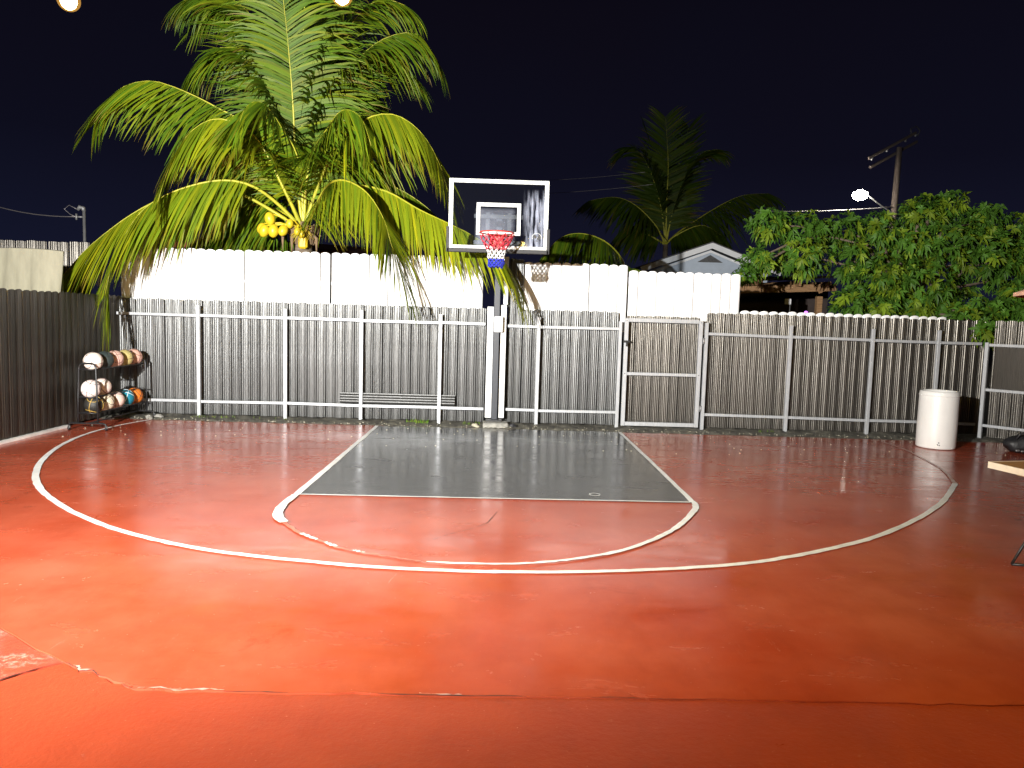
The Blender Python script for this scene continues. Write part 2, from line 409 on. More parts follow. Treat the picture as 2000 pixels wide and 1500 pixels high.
# ------------------------------------------------------------------ painted markings
def ribbon(pts, wid, z, seed=0, jit=.0026, sub=6):
    pts = np.array(pts, float); r = np.random.default_rng(seed)
    P = [];  n = len(pts)
    wid = np.array(wid if hasattr(wid, '__len__') else [wid]*n, float); W = []
    for i in range(n-1):
        p0, p1, p2, p3 = pts[max(i-1, 0)], pts[i], pts[i+1], pts[min(i+2, n-1)]
        for k in range(sub):
            t = k/sub
            P.append(.5*((2*p1)+(-p0+p2)*t+(2*p0-5*p1+4*p2-p3)*t*t+(-p0+3*p1-3*p2+p3)*t**3)); W.append(wid[i]*(1-t)+wid[i+1]*t)
    P.append(pts[-1]); W.append(wid[-1]); P = np.array(P)
    T = np.gradient(P, axis=0); T /= np.linalg.norm(T, axis=1)[:, None]; Nn = np.stack([-T[:, 1], T[:, 0]], 1)
    vs = []
    for i in range(len(P)):
        for s_ in (-1, 1):
            q = P[i]+Nn[i]*s_*(W[i]/2+r.normal(0, jit)); vs.append((q[0], q[1], z))
    return vs, [(2*i, 2*i+2, 2*i+3, 2*i+1) for i in range(len(P)-1)]
def line(name, pts, wid, m, z=.004, **k):
    b = MB(); b.add(*ribbon(pts, wid, z, **k)); return tag(b.build(name, m), kind='structure')

keyp = wob((-1.86, 11.33), (-1.885, 6.86), 30, .004, 8)+wob((1.90, 6.90), (1.90, 11.33), 30, .004, 9)+wob((1.9, 11.33), (-1.86, 11.33), 30, .015, 10)[1:-1]
b_ = MB(); b_.add([(x, y, .004) for x, y in keyp], [tuple(range(len(keyp)))])
tag(b_.build('painted_key', M['key']), kind='structure')
TP = [(-5.356,11.351),(-5.517,10.671),(-5.537,9.91),(-5.374,9.052),(-5.07,8.199),(-4.707,7.48),(-4.35,6.944),(-3.954,6.487),(-3.461,6.018),(-2.972,5.643),(-2.535,5.385),(-2.074,5.177),(-1.669,5.058),(-1.29,4.975),(-.923,4.905),(-.569,4.867),(-.22,4.85),(.127,4.852),(.478,4.875),(.836,4.919),(1.205,4.985),(1.592,5.075),(1.926,5.186),(2.299,5.363),(2.723,5.606),(3.092,5.85),(3.556,6.231),(4.066,6.715),(4.59,7.295),(5.044,7.889),(5.20,8.10)]
line('three_point_line', TP, [.05, .05, .05, .055, .06, .065, .065]+[.056]*24, M['line'], z=.008, seed=1)
line('three_point_line', [(5.20,8.10),(5.313,8.36),(5.544,8.911),(5.711,9.526),(5.87,10.307),(5.896,10.916),(5.883,11.195)], [.05,.035,.026,.024,.024,.022,.02], M['line_thin'], z=.008, seed=2)
line('lane_line', [(-1.86,11.32),(-1.87,9.5),(-1.875,8.0),(-1.885,6.85)], [.055,.06,.064,.066], M['line'], z=.008, seed=3)
line('lane_line', [(1.91,11.32),(1.912,9.5),(1.915,8.0),(1.905,6.93)], [.05,.05,.052,.055], M['line'], z=.008, seed=4)
line('free_throw_line', [(-1.86,6.85),(-.6,6.865),(.6,6.885),(1.89,6.91)], .03, M['line'], z=.012, seed=5, jit=.0025)
line('free_throw_arc', [(-1.885,6.83),(-1.89,6.45),(-1.856,6.196),(-1.796,6.024),(-1.72,5.908)], [.066,.075,.085,.085,.07], M['line'], z=.012, seed=6)
A2 = [(-1.72,5.908),(-1.522,5.637),(-1.3,5.43),(-1.126,5.282),(-.842,5.151),(-.63,5.076),(-.468,5.01)]
line('free_throw_arc', A2, [.04,.035,.034,.028,.022,.02,.02], M['line_worn'], z=.008, seed=7, jit=.007)
for i_, (a, c, ww) in enumerate((((-1.50,5.61),(-1.34,5.46),.042),((-1.27,5.40),(-1.16,5.31),.034),((-1.03,5.235),(-.93,5.19),.02))):
    line('free_throw_arc', [a, ((a[0]+c[0])/2, (a[1]+c[1])/2-.004), c], [ww*.7, ww, ww*.6], M['line'], z=.012, seed=20+i_, jit=.006)
A3 = [(-.469,5.012),(-.228,4.995),(.13,5.008),(.423,5.083),(.693,5.202),(.986,5.389),(1.337,5.755),(1.599,6.144),(1.825,6.583),(1.901,6.812),(1.905,6.96)]
line('free_throw_arc', A3, [.022,.03,.034,.036,.04,.042,.045,.05,.06,.06,.05], M['line'], z=.012, seed=8, jit=.003)
# hairline crack inside the circle, joint dirt and a small ring mark
line('floor_crack', [(.02,6.42),(-.03,6.2),(-.08,6.02),(-.2,5.86),(-.36,5.70),(-.47,5.55)], .004, M['gap'], seed=9, jit=.0015)
jp = [np.array(q)+np.array([0, -.003]) for q in (J2+J3[1:30])]
for (i0, i1, ww) in ((0, 9, .006), (11, 15, .004), (18, 22, .005), (25, 33, .006), (35, 42, .003)):
    line('floor_crack', jp[i0:i1], [.001]+[ww*random.uniform(.6, 1.3) for _ in range(i1-i0-2)]+[.001], M['gap'], z=.0015, seed=50+i0, jit=.0012, sub=3)
for (i0, i1, ww) in ((2, 6, .012), (14, 19, .010), (27, 30, .012)):
    line('paint_chip', [q+np.array([0, .010]) for q in jp[i0:i1]], [.002]+[ww*random.uniform(.5, 1.4) for _ in range(i1-i0-2)]+[.002], M['line_thin'], z=.0025, seed=70+i0, jit=.004, sub=4)
line('floor_crack', [np.array(q)+np.array([-.002, .0]) for q in J4[0:18]], [.001]+[.006*random.uniform(.6, 1.3) for _ in range(16)]+[.001], M['gap'], z=.0015, seed=61, jit=.0012, sub=3)
b_ = MB(); r_ = []
for k in range(28):
    th = 2*PI*k/28; r_ += [(.985+.058*math.cos(th), 7.14+.058*math.sin(th), .009), (.985+.046*math.cos(th), 7.14+.046*math.sin(th), .009)]
b_.add(r_, [(2*k, (2*k+2) % 56, (2*k+3) % 56, 2*k+1) for k in range(26)])
tag(b_.build('ring_mark', M['line']), kind='structure')

# ------------------------------------------------------------------ fences
PROF_G = [(0,0),(.004,-.007),(.010,-.012),(.018,-.014),(.024,-.011),(.028,-.008),(.033,-.011),(.038,-.017),(.046,-.021),(.054,-.019),(.059,-.016),(.065,-.019),(.075,-.023),(.085,-.019),(.091,-.016),(.096,-.019),(.104,-.021),(.112,-.017),(.117,-.011),(.122,-.008),(.126,-.011),(.132,-.014),(.140,-.012),(.146,-.007),(.150,0)]
PROF_W = [(0,0),(.003,-.010),(.012,-.018),(.03,-.024),(.055,-.028),(.075,-.029),(.095,-.028),(.12,-.024),(.138,-.018),(.147,-.010),(.150,0)]
def slat_mesh(name, prof, z0, z1, m, scal=.03, smooth=False):
    n = len(prof); th = .003
    zt = [z1+scal*(max(0, 1-((x-.075)/.078)**2)**.5) for x, y in prof]
    fb = [(x-.075, y, z0) for x, y in prof]; ft = [(x-.075, y, z) for (x, y), z in zip(prof, zt)]
    bb = [(x-.075, y+th, z0) for x, y in prof]; bt = [(x-.075, y+th, z) for (x, y), z in zip(prof, zt)]
    b = MB()
    b.add(fb+ft, [(i, i+1, n+i+1, n+i) for i in range(n-1)], smooth)
    b.add(bb+bt, [(i+1, i, n+i, n+i+1) for i in range(n-1)], smooth)
    b.add(ft+bt, [(i, i+1, n+i+1, n+i) for i in range(n-1)])
    b.add([fb[0], ft[0], bt[0], bb[0], fb[-1], ft[-1], bt[-1], bb[-1]], [(0, 1, 2, 3), (7, 6, 5, 4)])
    return b.mesh(name, m)
SL_G = slat_mesh('slat', PROF_G, .03, 1.85, M['galv'], .03, True)
SL_D = slat_mesh('slat', PROF_G, .03, 1.88, M['galv_dark'], .03, True)
SL_W = slat_mesh('slat', PROF_W, 1.55, 2.655, M['white'], .04, True)
SL_W2 = slat_mesh('slat', PROF_W, 1.55, 2.60, M['white'], .04, True)
SL_W3 = slat_mesh('slat', PROF_W, 1.55, 2.51, M['white'], .04, True)
SL_W4 = slat_mesh('slat', PROF_W, 1.30, 1.915, M['white'], .045, True)
SL_T = slat_mesh('slat', PROF_G, .03, 2.66, M['galv'], .02, True)

def slats(parent, me, p0, p1, pitch=.152, jz=.006, jr=.02, yoff=0.0, name='slat'):
    p0 = np.array(p0, float); p1 = np.array(p1, float); L = np.linalg.norm(p1-p0); n = max(1, int(round(L/pitch))); d = (p1-p0)/L
    ang = math.atan2(d[1], d[0]); org = np.array(parent.location[:2])
    for i in range(n):
        q = p0+d*(L*(i+.5)/n)-org
        put(name, me, parent, (q[0]+random.uniform(-.002, .002), q[1]+random.uniform(-.004, .004), random.uniform(-jz, jz)), (random.uniform(-.004, .004), random.uniform(-.003, .003), ang+random.uniform(-jr, jr)), (L/n/.150*1.0, 1, 1))

def fence_frame(parent, posts, x0, x1, y, toprail=1.625, botrail=.255, topz=1.77, m=None, seg=True, drop=0.0):
    m = m or M['post']
    for px_ in posts:
        zt = topz-drop*(px_-x0)+random.uniform(-.02, .02)
        MB().box(px_-.027, px_+.027, y-.055, y, -.02, zt, .004).build('post', m, parent)
    xs = sorted([x0]+[q for q in posts if x0+.1 < q < x1-.1]+[x1])
    for a, c in zip(xs[:-1], xs[1:]):
        for zz in (toprail, botrail):
            z0 = zz-drop*(a-x0)+random.uniform(-.006, .006); z1 = zz-drop*(c-x0)+random.uniform(-.006, .006)
            MB().bar((a+.0275, y-.022, z0), (c-.0275, y-.022, z1), .03, .045, .003).build('rail', m, parent)

FY = 11.84
f1 = thing('metal_fence', (-6.1, FY, 0), 'long grey galvanized slat fence left of the basketball pole', 'fence', 'galvanized fence sections')
slats(f1, SL_G, (-6.15, FY+.10), (-.22, FY+.10))
fence_frame(f1, [-4.80, -3.42, -2.21, -.95], -6.12, -.205, FY)
MB().box(-.205, -.105, FY-.10, FY-.03, .12, 1.90, .005).build('post', M['wsteel'], f1)
f2 = thing('metal_fence', (.05, FY, 0), 'grey galvanized slat fence between the basketball pole and the gate', 'fence', 'galvanized fence sections')
slats(f2, SL_T, (.12, FY+.12), (.36, FY+.12), pitch=.12)
slats(f2, SL_G, (.37, FY+.10), (1.93, FY+.10))
fence_frame(f2, [.625, 1.935], .10, 1.96, FY, 1.60, .25, 1.745)
MB().box(.005, .10, FY-.10, FY-.03, .12, 1.93, .005).build('post', M['wsteel'], f2)
MB().box(.045, .115, FY-.02, FY+.02, 1.94, 2.70, .004).build('post', M['wsteel'], f2)
f3 = thing('metal_fence', (3.3, FY, 0), 'grey brown galvanized slat fence right of the gate behind the white drum', 'fence', 'galvanized fence sections')
slats(f3, SL_D, (3.36, FY+.10), (8.05, FY+.10))  # warm lamp tint is painted into these brownish slats
fence_frame(f3, [3.33, 4.70, 6.04, 7.12], 3.30, 7.86, FY, 1.565, .255, 1.76, drop=.008)
# gate
g = thing('metal_gate', (2.64, FY, 0), 'galvanized metal gate with square tube frame and middle rail', 'gate')
slats(g, slat_mesh('slat', PROF_G, .07, 1.80, M['galv_dark'], .03, True), (2.05, FY+.10), (3.24, FY+.10))
for xx in (2.035, 3.235): MB().box(xx-.032, xx+.032, FY-.05, FY, .04, 1.78, .004).build('frame_stile', M['post'], g)
for zz in (1.755, .075): MB().box(2.069, 3.201, FY-.047, FY-.003, zz-.032, zz+.032, .004).build('frame_rail', M['post'], g)
MB().box(2.069, 3.201, FY-.046, FY-.004, .865, .915, .004).build('frame_rail', M['post'], g)
for zz in (1.45, .35): MB().tube([(3.285, FY-.06, zz-.05), (3.285, FY-.06, zz+.05)], .016, 10).build('hinge', M['grey'], g)
lt = MB(); lt.box(1.98, 2.10, FY-.075, FY-.052, 1.39, 1.425, .004); lt.box(2.03, 2.06, FY-.085, FY-.055, 1.33, 1.40, .004); lt.build('latch', M['black'], g)
for (xx, zz) in ((2.035, .89), (3.235, .89), (2.035, 1.74), (3.235, 1.74)): MB().lathe((xx, FY-.0535, zz), [(0, 0), (.007, 0)], 8).ball((xx, FY-.0505, zz), .008, 8, 6, (1, .5, 1)).build('bolt', M['black'], g)
# side fences
f4 = thing('metal_fence', (-6.22, 6, 0), 'slat fence with shade in its dark colour along the left side behind the ball rack', 'fence')
slats(f4, SL_D, (-6.22, .5), (-6.13, 12.02), jr=.03)  # same slats as the back fence, grazing shade put into their colour
cb = MB(); P_ = wob((-6.19, .5), (-6.16, 10.45), 40, .006, 31)
cb.prism([(q[0]+.02, q[1]) for q in P_]+[(q[0]+.085, q[1]) for q in P_[::-1]], -.02, .035); cb.build('base_curb', M['line'], f4)
RD = np.array([.60, -.80]); rp0 = np.array([7.86, 11.70])
f5 = thing('metal_fence', (7.86, 11.70, 0), 'blue grey sheet fence on the right behind the white drum', 'fence')
slats(f5, SL_D, rp0+RD*.06+np.array([.04, .03]), rp0+RD*6.0+np.array([.04, .03]), pitch=.16)
for t in (0.0, .85, 1.9, 2.9, 3.9):
    q = rp0+RD*t-np.array([.8, .6])*.03; MB().bar((q[0], q[1], 0), (q[0], q[1], 1.56), .055, .055, .004, upv=(RD[0], RD[1], 0)).build('post', M['post'], f5)
for (t0, t1) in ((0, .85), (.85, 1.9), (1.9, 2.9), (2.9, 3.9)):
    for zz in (1.52, .80, .22):
        a = rp0+RD*(t0+.03)-np.array([.8, .6])*.028; c = rp0+RD*(t1-.03)-np.array([.8, .6])*.028
        MB().bar((a[0], a[1], zz), (c[0], c[1], zz), .03, .045, .003).build('rail', M['post'], f5)
q0 = rp0+RD*.12-np.array([.8, .6])*.012; q1 = rp0+RD*.80-np.array([.8, .6])*.012
MB().bar((q0[0], q0[1], 1.16), (q1[0], q1[1], 1.16), .006, .66).build('flat_sheet', M['galv_dark'], f5)
# white slat panels standing behind the grey fence
WY = FY+.19
def wpanel(x0, x1, me, label, pitch=.153):
    o = thing('white_fence_panel', ((x0+x1)/2, WY, 1.55), label, 'fence panel', 'white fence panels')
    p0 = np.array([x0, WY]); p1 = np.array([x1, WY]); L = x1-x0; n = int(round(L/pitch))
    for i in range(n):
        put('slat', me, o, (x0+L*(i+.5)/n-(x0+x1)/2, random.uniform(-.004, .004), -1.55+random.uniform(-.006, .006)), (random.uniform(-.003, .003), random.uniform(-.003, .003), random.uniform(-.012, .012)), (L/n/.150, 1, 1))
    for zz in (1.66, 2.2 if me is not SL_W4 else 1.75): MB().box(x0, x1, WY+.012, WY+.04, zz-.02, zz+.02).build('back_rail', M['post'], o)
    for xx in (x0+.15, x1-.15): MB().box(xx-.03, xx+.03, WY+.042, WY+.09, -.05, zz+.1).build('back_post', M['post'], o)
wpanel(-6.12, -2.775, SL_W, 'bright white scallop topped fence panel below the coconuts, left of the narrow gap')
wpanel(-2.752, -.30, SL_W, 'bright white scallop topped fence panel left of the basketball pole, shaded by fronds')
wpanel(.36, 2.05, SL_W2, 'white scalloped fence panel right of the pole carrying the net shadow')
wpanel(2.08, 3.90, SL_W3, 'lower white scalloped fence panel above the gate in front of the gabled house')
wpanel(3.93, 7.35, SL_W4, 'thin white scalloped strip just above the right hand grey fence')
# offcut of ribbed sheet tucked behind the rail
mo = thing('ribbed_metal_strip', (-1.65, FY-.05, .29), 'horizontal ribbed metal strip tucked behind the bottom fence rail', 'metal strip')
b_ = MB(); zz = np.linspace(.285, .455, 13); yy = [0, -.012, 0, 0, -.012, 0, 0, -.012, 0, 0, -.012, 0, 0]
vs = [(x, FY-.006+y_, z_) for (y_, z_) in zip(yy, zz) for x in (-2.55, -.70)]+[(x, FY-.003+y_, z_) for (y_, z_) in zip(yy, zz) for x in (-2.55, -.70)]
b_.add(vs, [(2*i, 2*i+1, 2*i+3, 2*i+2) for i in range(12)]+[(26+2*i+1, 26+2*i, 26+2*i+2, 26+2*i+3) for i in range(12)]+[(24, 25, 51, 50), (1, 0, 26, 27)])
b_.build('sheet', M['galv'], mo)

# ------------------------------------------------------------------ basketball hoop
BX, BY = -.06, 10.30
h = thing('basketball_hoop', (BX, 11.70, 0), 'basketball hoop with clear glass backboard and red white blue net', 'basketball hoop')
PX = -.055
pole = MB().box(PX-.05, PX+.05, 11.66, 11.76, .06, 3.28, .008).build('pole', M['navy'], h)
MB().box(PX-.04, PX+.10, 11.62, 11.655, 1.50, 1.75, .012).build('junction_box', M['wsteel'], h)
arm = MB()
for sx_ in (-1, 1):
    arm.bar((PX+sx_*.066, 11.74, 3.20), (PX+sx_*.15, BY+.07, 3.12), .03, .09, .004)
    arm.bar((PX+sx_*.066, 11.70, 2.78), (PX+sx_*.15, BY+.07, 2.76), .03, .09, .004)
arm.build('extension_arm', M['navy'], h)
br = MB()
for zz in (3.12, 2.76): br.box(BX-.34, BX+.34, BY+.02, BY+.055, zz-.03, zz+.03, .003)
for xx in (BX-.15, BX+.15): br.box(xx-.03, xx+.03, BY+.056, BY+.085, 2.70, 3.18, .003)
br.build('mounting_bracket', M['black'], h)
X0, X1, Z0, Z1 = BX-.685, BX+.685, 2.675, 3.615
# glass
gm = bpy.data.materials.new('painted_reflection_glass'); gm.use_nodes = True; n = gm.node_tree.nodes; l = gm.node_tree.links
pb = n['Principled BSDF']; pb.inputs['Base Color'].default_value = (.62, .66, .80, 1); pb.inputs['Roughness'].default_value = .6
tr = n.new('ShaderNodeBsdfTransparent'); tr.inputs[0].default_value = (.86, .89, .92, 1)
gl = n.new('ShaderNodeBsdfGlossy'); gl.inputs['Roughness'].default_value = .03
fr = n.new('ShaderNodeFresnel'); fr.inputs[0].default_value = 1.5
m1 = n.new('ShaderNodeMixShader'); l.new(fr.outputs[0], m1.inputs[0]); l.new(tr.outputs[0], m1.inputs[1]); l.new(gl.outputs[0], m1.inputs[2])
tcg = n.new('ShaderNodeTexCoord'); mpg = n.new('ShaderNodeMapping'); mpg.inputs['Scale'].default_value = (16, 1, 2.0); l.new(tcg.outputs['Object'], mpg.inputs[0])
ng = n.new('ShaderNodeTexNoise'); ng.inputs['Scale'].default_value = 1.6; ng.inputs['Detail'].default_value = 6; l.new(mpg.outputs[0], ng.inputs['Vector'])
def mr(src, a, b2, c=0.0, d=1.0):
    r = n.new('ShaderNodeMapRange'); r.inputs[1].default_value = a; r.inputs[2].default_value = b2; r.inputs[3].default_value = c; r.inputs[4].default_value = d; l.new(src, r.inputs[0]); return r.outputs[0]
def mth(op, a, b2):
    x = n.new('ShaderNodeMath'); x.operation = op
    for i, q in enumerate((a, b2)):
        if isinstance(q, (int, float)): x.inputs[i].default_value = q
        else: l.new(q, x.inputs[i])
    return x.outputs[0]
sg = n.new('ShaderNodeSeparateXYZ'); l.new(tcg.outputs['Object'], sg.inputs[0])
refl_streak = mth('MULTIPLY', mr(ng.outputs['Fac'], .40, .66), mr(sg.outputs['X'], .33, .45))     # pale reflection painted in streaks on the right side
refl_streak = mth('MULTIPLY', refl_streak, mr(sg.outputs['Z'], 3.50, 3.30))
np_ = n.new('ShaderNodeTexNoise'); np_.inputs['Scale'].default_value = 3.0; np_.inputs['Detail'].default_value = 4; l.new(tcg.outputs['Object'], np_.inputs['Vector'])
refl_patch = mth('MULTIPLY', mr(sg.outputs['X'], -.33, -.27), mr(sg.outputs['X'], .24, .18)); refl_patch = mth('MULTIPLY', refl_patch, mr(sg.outputs['Z'], 3.24, 3.19))  # reflection of a lit wall painted inside the target square
refl_patch = mth('MULTIPLY', refl_patch, mr(np_.outputs['Fac'], .3, .6, .45, 1.0))
refl_dust = mth('ADD', mth('MULTIPLY', refl_streak, .34), mth('MULTIPLY', refl_patch, .10)); refl_dust = mth('ADD', refl_dust, .002)  # painted reflection plus a very thin even dust film
m2 = n.new('ShaderNodeMixShader'); l.new(refl_dust, m2.inputs[0]); l.new(m1.outputs[0], m2.inputs[1]); l.new(pb.outputs[0], m2.inputs[2])
l.new(m2.outputs[0], n['Material Output'].inputs[0])
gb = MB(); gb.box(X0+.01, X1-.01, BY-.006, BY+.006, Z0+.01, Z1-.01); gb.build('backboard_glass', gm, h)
bpaint = mat('white_board_paint', (.60, .62, .60), .45, var=.05, vscale=20)
bb = MB()
for (a, c, d2, e2) in ((X0, X1, Z1-.052, Z1), (X0, X1, Z0, Z0+.04), (X0, X0+.055, Z0+.0405, Z1-.0525), (X1-.055, X1, Z0+.0405, Z1-.0525)): bb.box(a, c, BY-.016, BY-.0065, d2, e2)
fr_ = bb.build('backboard_border', bpaint, h)
bb = MB()
for (a, c, d2, e2) in ((X0-.004, X1+.004, Z1-.02, Z1+.004),  (X0-.004, X0+.02, Z0, Z1-.0205), (X1-.02, X1+.004, Z0, Z1-.0205)): bb.box(a, c, BY+.008, BY+.035, d2, e2)
bb.build('backboard_frame', M['grey'], h)
q0, q1, z0, z1 = BX-.305, BX+.305, 2.86, 3.30
bb = MB()
for (a, c, d2, e2) in ((q0, q1, z1-.05, z1), (q0, q1, z0, z0+.05), (q0, q0+.05, z0+.0505, z1-.0505), (q1-.05, q1, z0+.0505, z1-.0505)): bb.box(a, c, BY-.010, BY-.0065, d2, e2)
bb.build('target_square', bpaint, h)
bb = MB(); bb.box(X0-.02, X1+.02, BY-.024, BY+.045, Z0-.055, Z0-.001, .006)
bb.box(X0-.03, X0+.012, BY-.024, BY+.045, Z0-.055, Z0+.29, .006); bb.box(X1-.012, X1+.03, BY-.024, BY+.045, Z0-.055, Z0+.29, .006)
bb.build('edge_padding', M['pad'], h)
lg = MB()
def blob(b, c, pts):
    b.add([(c[0]+x*.055, BY-.0078, c[1]+z*.055) for x, z in pts]+[(c[0]+x*.055, BY-.0066, c[1]+z*.055) for x, z in pts], [tuple(range(len(pts))), tuple(range(len(pts), 2*len(pts)))[::-1]])
LC = (.475, 2.845)
blob(lg, LC, [(-.85,.5),(-.45,.75),(-.1,.45),(-.15,-.05),(-.4,-.3),(-.75,.05)]); blob(lg, LC, [(.15,-.1),(.35,.35),(.75,.75),(.95,.35),(.85,-.25),(1,-.55),(.5,-.35),(.2,-.6),(-.05,-.45)]); blob(lg, LC, [(-.3,-.8),(.1,-.7),(.3,-.85),(0,-1.0)])
lg.build('emblem', M['black'], h)
lw = MB(); lw.tube([(LC[0]+.07*math.cos(t)*.9, BY-.009, LC[1]+.004+.055*math.sin(t)) for t in np.linspace(-.4, 3.6, 16)], .0035, 5); lw.build('emblem_arc', bpaint, h)
# rim, bracket, net
RC = np.array([-.075, 9.90, 2.85]); RR = .229
rm = MB(); cs = [RC+np.array([RR*math.cos(t), RR*math.sin(t), 0]) for t in np.linspace(0, 2*PI, 41)]
rm.tube(cs, .0095, 8, caps=False)
rim = rm.build('rim', M['rim'], h)
hkm = MB(); hkm.tube([(0, 0, .012), (.008, 0, -.008), (0, 0, -.018)], .004, 5); hkm = hkm.mesh('net_hook', M['rim'])
for k in range(12):
    t = 2*PI*k/12; c = RC+np.array([RR*math.cos(t), RR*math.sin(t), -.02])
    put('net_hook', hkm, rim, c-np.array(h.location))
rb = MB(); rb.box(RC[0]-.09, RC[0]+.09, BY-.03, BY-.0175, 2.70, 2.865, .004)
for s_ in (-1, 1):
    rb.bar((RC[0]+s_*.07, BY-.031, 2.72), (RC[0]+s_*.09, RC[1]+RR*.92+.0, 2.838), .008, .03)
rb.add([(RC[0]-.09, BY-.03, 2.852), (RC[0]+.09, BY-.03, 2.852), (RC[0]+.11, RC[1]+.19, 2.85), (RC[0]-.11, RC[1]+.19, 2.85), (RC[0]-.09, BY-.03, 2.858), (RC[0]+.09, BY-.03, 2.858), (RC[0]+.11, RC[1]+.19, 2.856), (RC[0]-.11, RC[1]+.19, 2.856)], [(0,3,2,1),(4,5,6,7),(0,1,5,4),(1,2,6,5),(2,3,7,6),(3,0,4,7)])
rb.build('rim_bracket', M['rim'], h)
rows = [(0, .226, -.025), (1, .205, -.085), (0, .180, -.135), (1, .150, -.18), (0, .128, -.225), (1, .114, -.27), (0, .108, -.31), (1, .103, -.345), (0, .104, -.375), (1, .106, -.405), (0, .104, -.43), (1, .09, -.455)]
def node(i, k):
    off, r, z = rows[i]; t = 2*PI*(k+off*.5)/12
    return RC+np.array([(r+RJ[i][k % 12])*math.cos(t), (r+RJ[i][k % 12])*math.sin(t), z+RJ2[i][k % 12]])
RJ = RNG.normal(0, .004, (12, 12)); RJ2 = RNG.normal(0, .004, (12, 12))
for (name, a, c, m_, rad) in (('net_red', 0, 4, 'nred', .0055), ('net_white', 4, 7, 'nwhite', .0055), ('net_blue', 7, 11, 'nblue', .0085)):
    nb = MB()
    for i in range(a, c):
        for k in range(12):
            k2 = (k, k-1) if rows[i][0] == 0 else (k, k+1)
            for kk in k2: nb.tube([node(i, k), node(i+1, kk)], rad, 5)
    nb.build(name, M[m_], h)
# footing block, stones
ft = thing('concrete_block', (-.03, 11.55, 0), 'rough grey concrete footing block at the base of the hoop pole', 'block')
b_ = MB(); b_.bevbox(np.array([-.03, 11.56, .025]), np.array([[1, .03, 0], [-.03, 1, 0], [0, 0, 1]]), .20, .15, .055, .018); b_.build('block', M['concrete'], ft)
b_ = MB(); b_.bevbox(np.array([-.06, 11.67, .09]), np.eye(3), .13, .07, .018, .006); b_.build('base_plate', M['black'], ft)
def rock(c, r, m_, seed, sq=(1, .8, .6)):
    rr = np.random.default_rng(seed); b = MB(); b.ball(c, r, 9, 6, sq, smooth=False)
    b.v = [tuple(np.array(c)+(np.array(v)-np.array(c))*rr.uniform(.75, 1.15)) for v in b.v]; return b
for i_, (x, y, r, m_, lb) in enumerate(((-.36, 11.50, .055, 'stone', 'pale yellowish stone beside the concrete footing'), (-.31, 11.42, .035, 'stone', 'small stone in front of the pale yellowish stone'), (.24, 11.48, .07, 'bag', 'dark angular lump right of the concrete footing'), (-5.30, 11.50, .07, 'concrete', 'grey rubble lump near the foot of the ball rack'), (-5.42, 11.42, .06, 'concrete', 'rubble lump left of the other lump by the ball rack'))):
    tag(rock((x, y, r*.5), r, M[m_], 40+i_).build('rock', M[m_]), lb, 'rock')
# weeds and crumbs in the dirt
wd = MB(); colw = []
def blade(b, cols, p, L, a, lean, wdt, col):
    d = np.array([math.cos(a)*lean, math.sin(a)*lean, 1.0]); d /= np.linalg.norm(d); s_ = np.array([-math.sin(a), math.cos(a), 0])*wdt
    m_ = p+d*L*.55; t = p+d*L+np.array([math.cos(a), math.sin(a), -.35])*L*.25*lean
    b.add([p-s_, p+s_, m_+s_*.7, m_-s_*.7, t], [(0, 1, 2, 3), (3, 2, 4)]); cols += [(*col, 1)]*5
for (x0, x1, n_, hgt) in ((-1.46, -1.10, 70, .07), (-4.9, -4.2, 40, .04), (-.55, -.25, 30, .05), (4.2, 4.5, 14, .04), (-3.9, -3.2, 20, .035)):
    for _ in range(n_):
        p = np.array([random.uniform(x0, x1), random.uniform(11.60, 11.76), .015])
        blade(wd, colw, p, hgt*random.uniform(.5, 1.2), random.uniform(0, 6.28), random.uniform(.1, .8), .004, (random.uniform(.12, .22), random.uniform(.22, .34), .02))
wd.c = colw; tag(wd.build('weeds', M['leaf']), 'small green weeds growing in the dirt along the fence', 'weeds', kind='stuff')
cr2 = MB()
for _ in range(520):
    x = random.uniform(-6.0, 7.6); y = 11.30+abs(random.gauss(0, .16)) if random.random() < .75 else random.uniform(9.5, 11.3); y = min(y, 11.76)
    r = random.uniform(.004, .013); z = .006 if y < 11.3 else .02
    cr2.ball((x, y, z), r, 5, 4, (1, .8, .5), smooth=False)
tag(cr2.build('gravel', M['stone']), 'pale gravel crumbs scattered along the foot of the fence', 'gravel', kind='stuff')

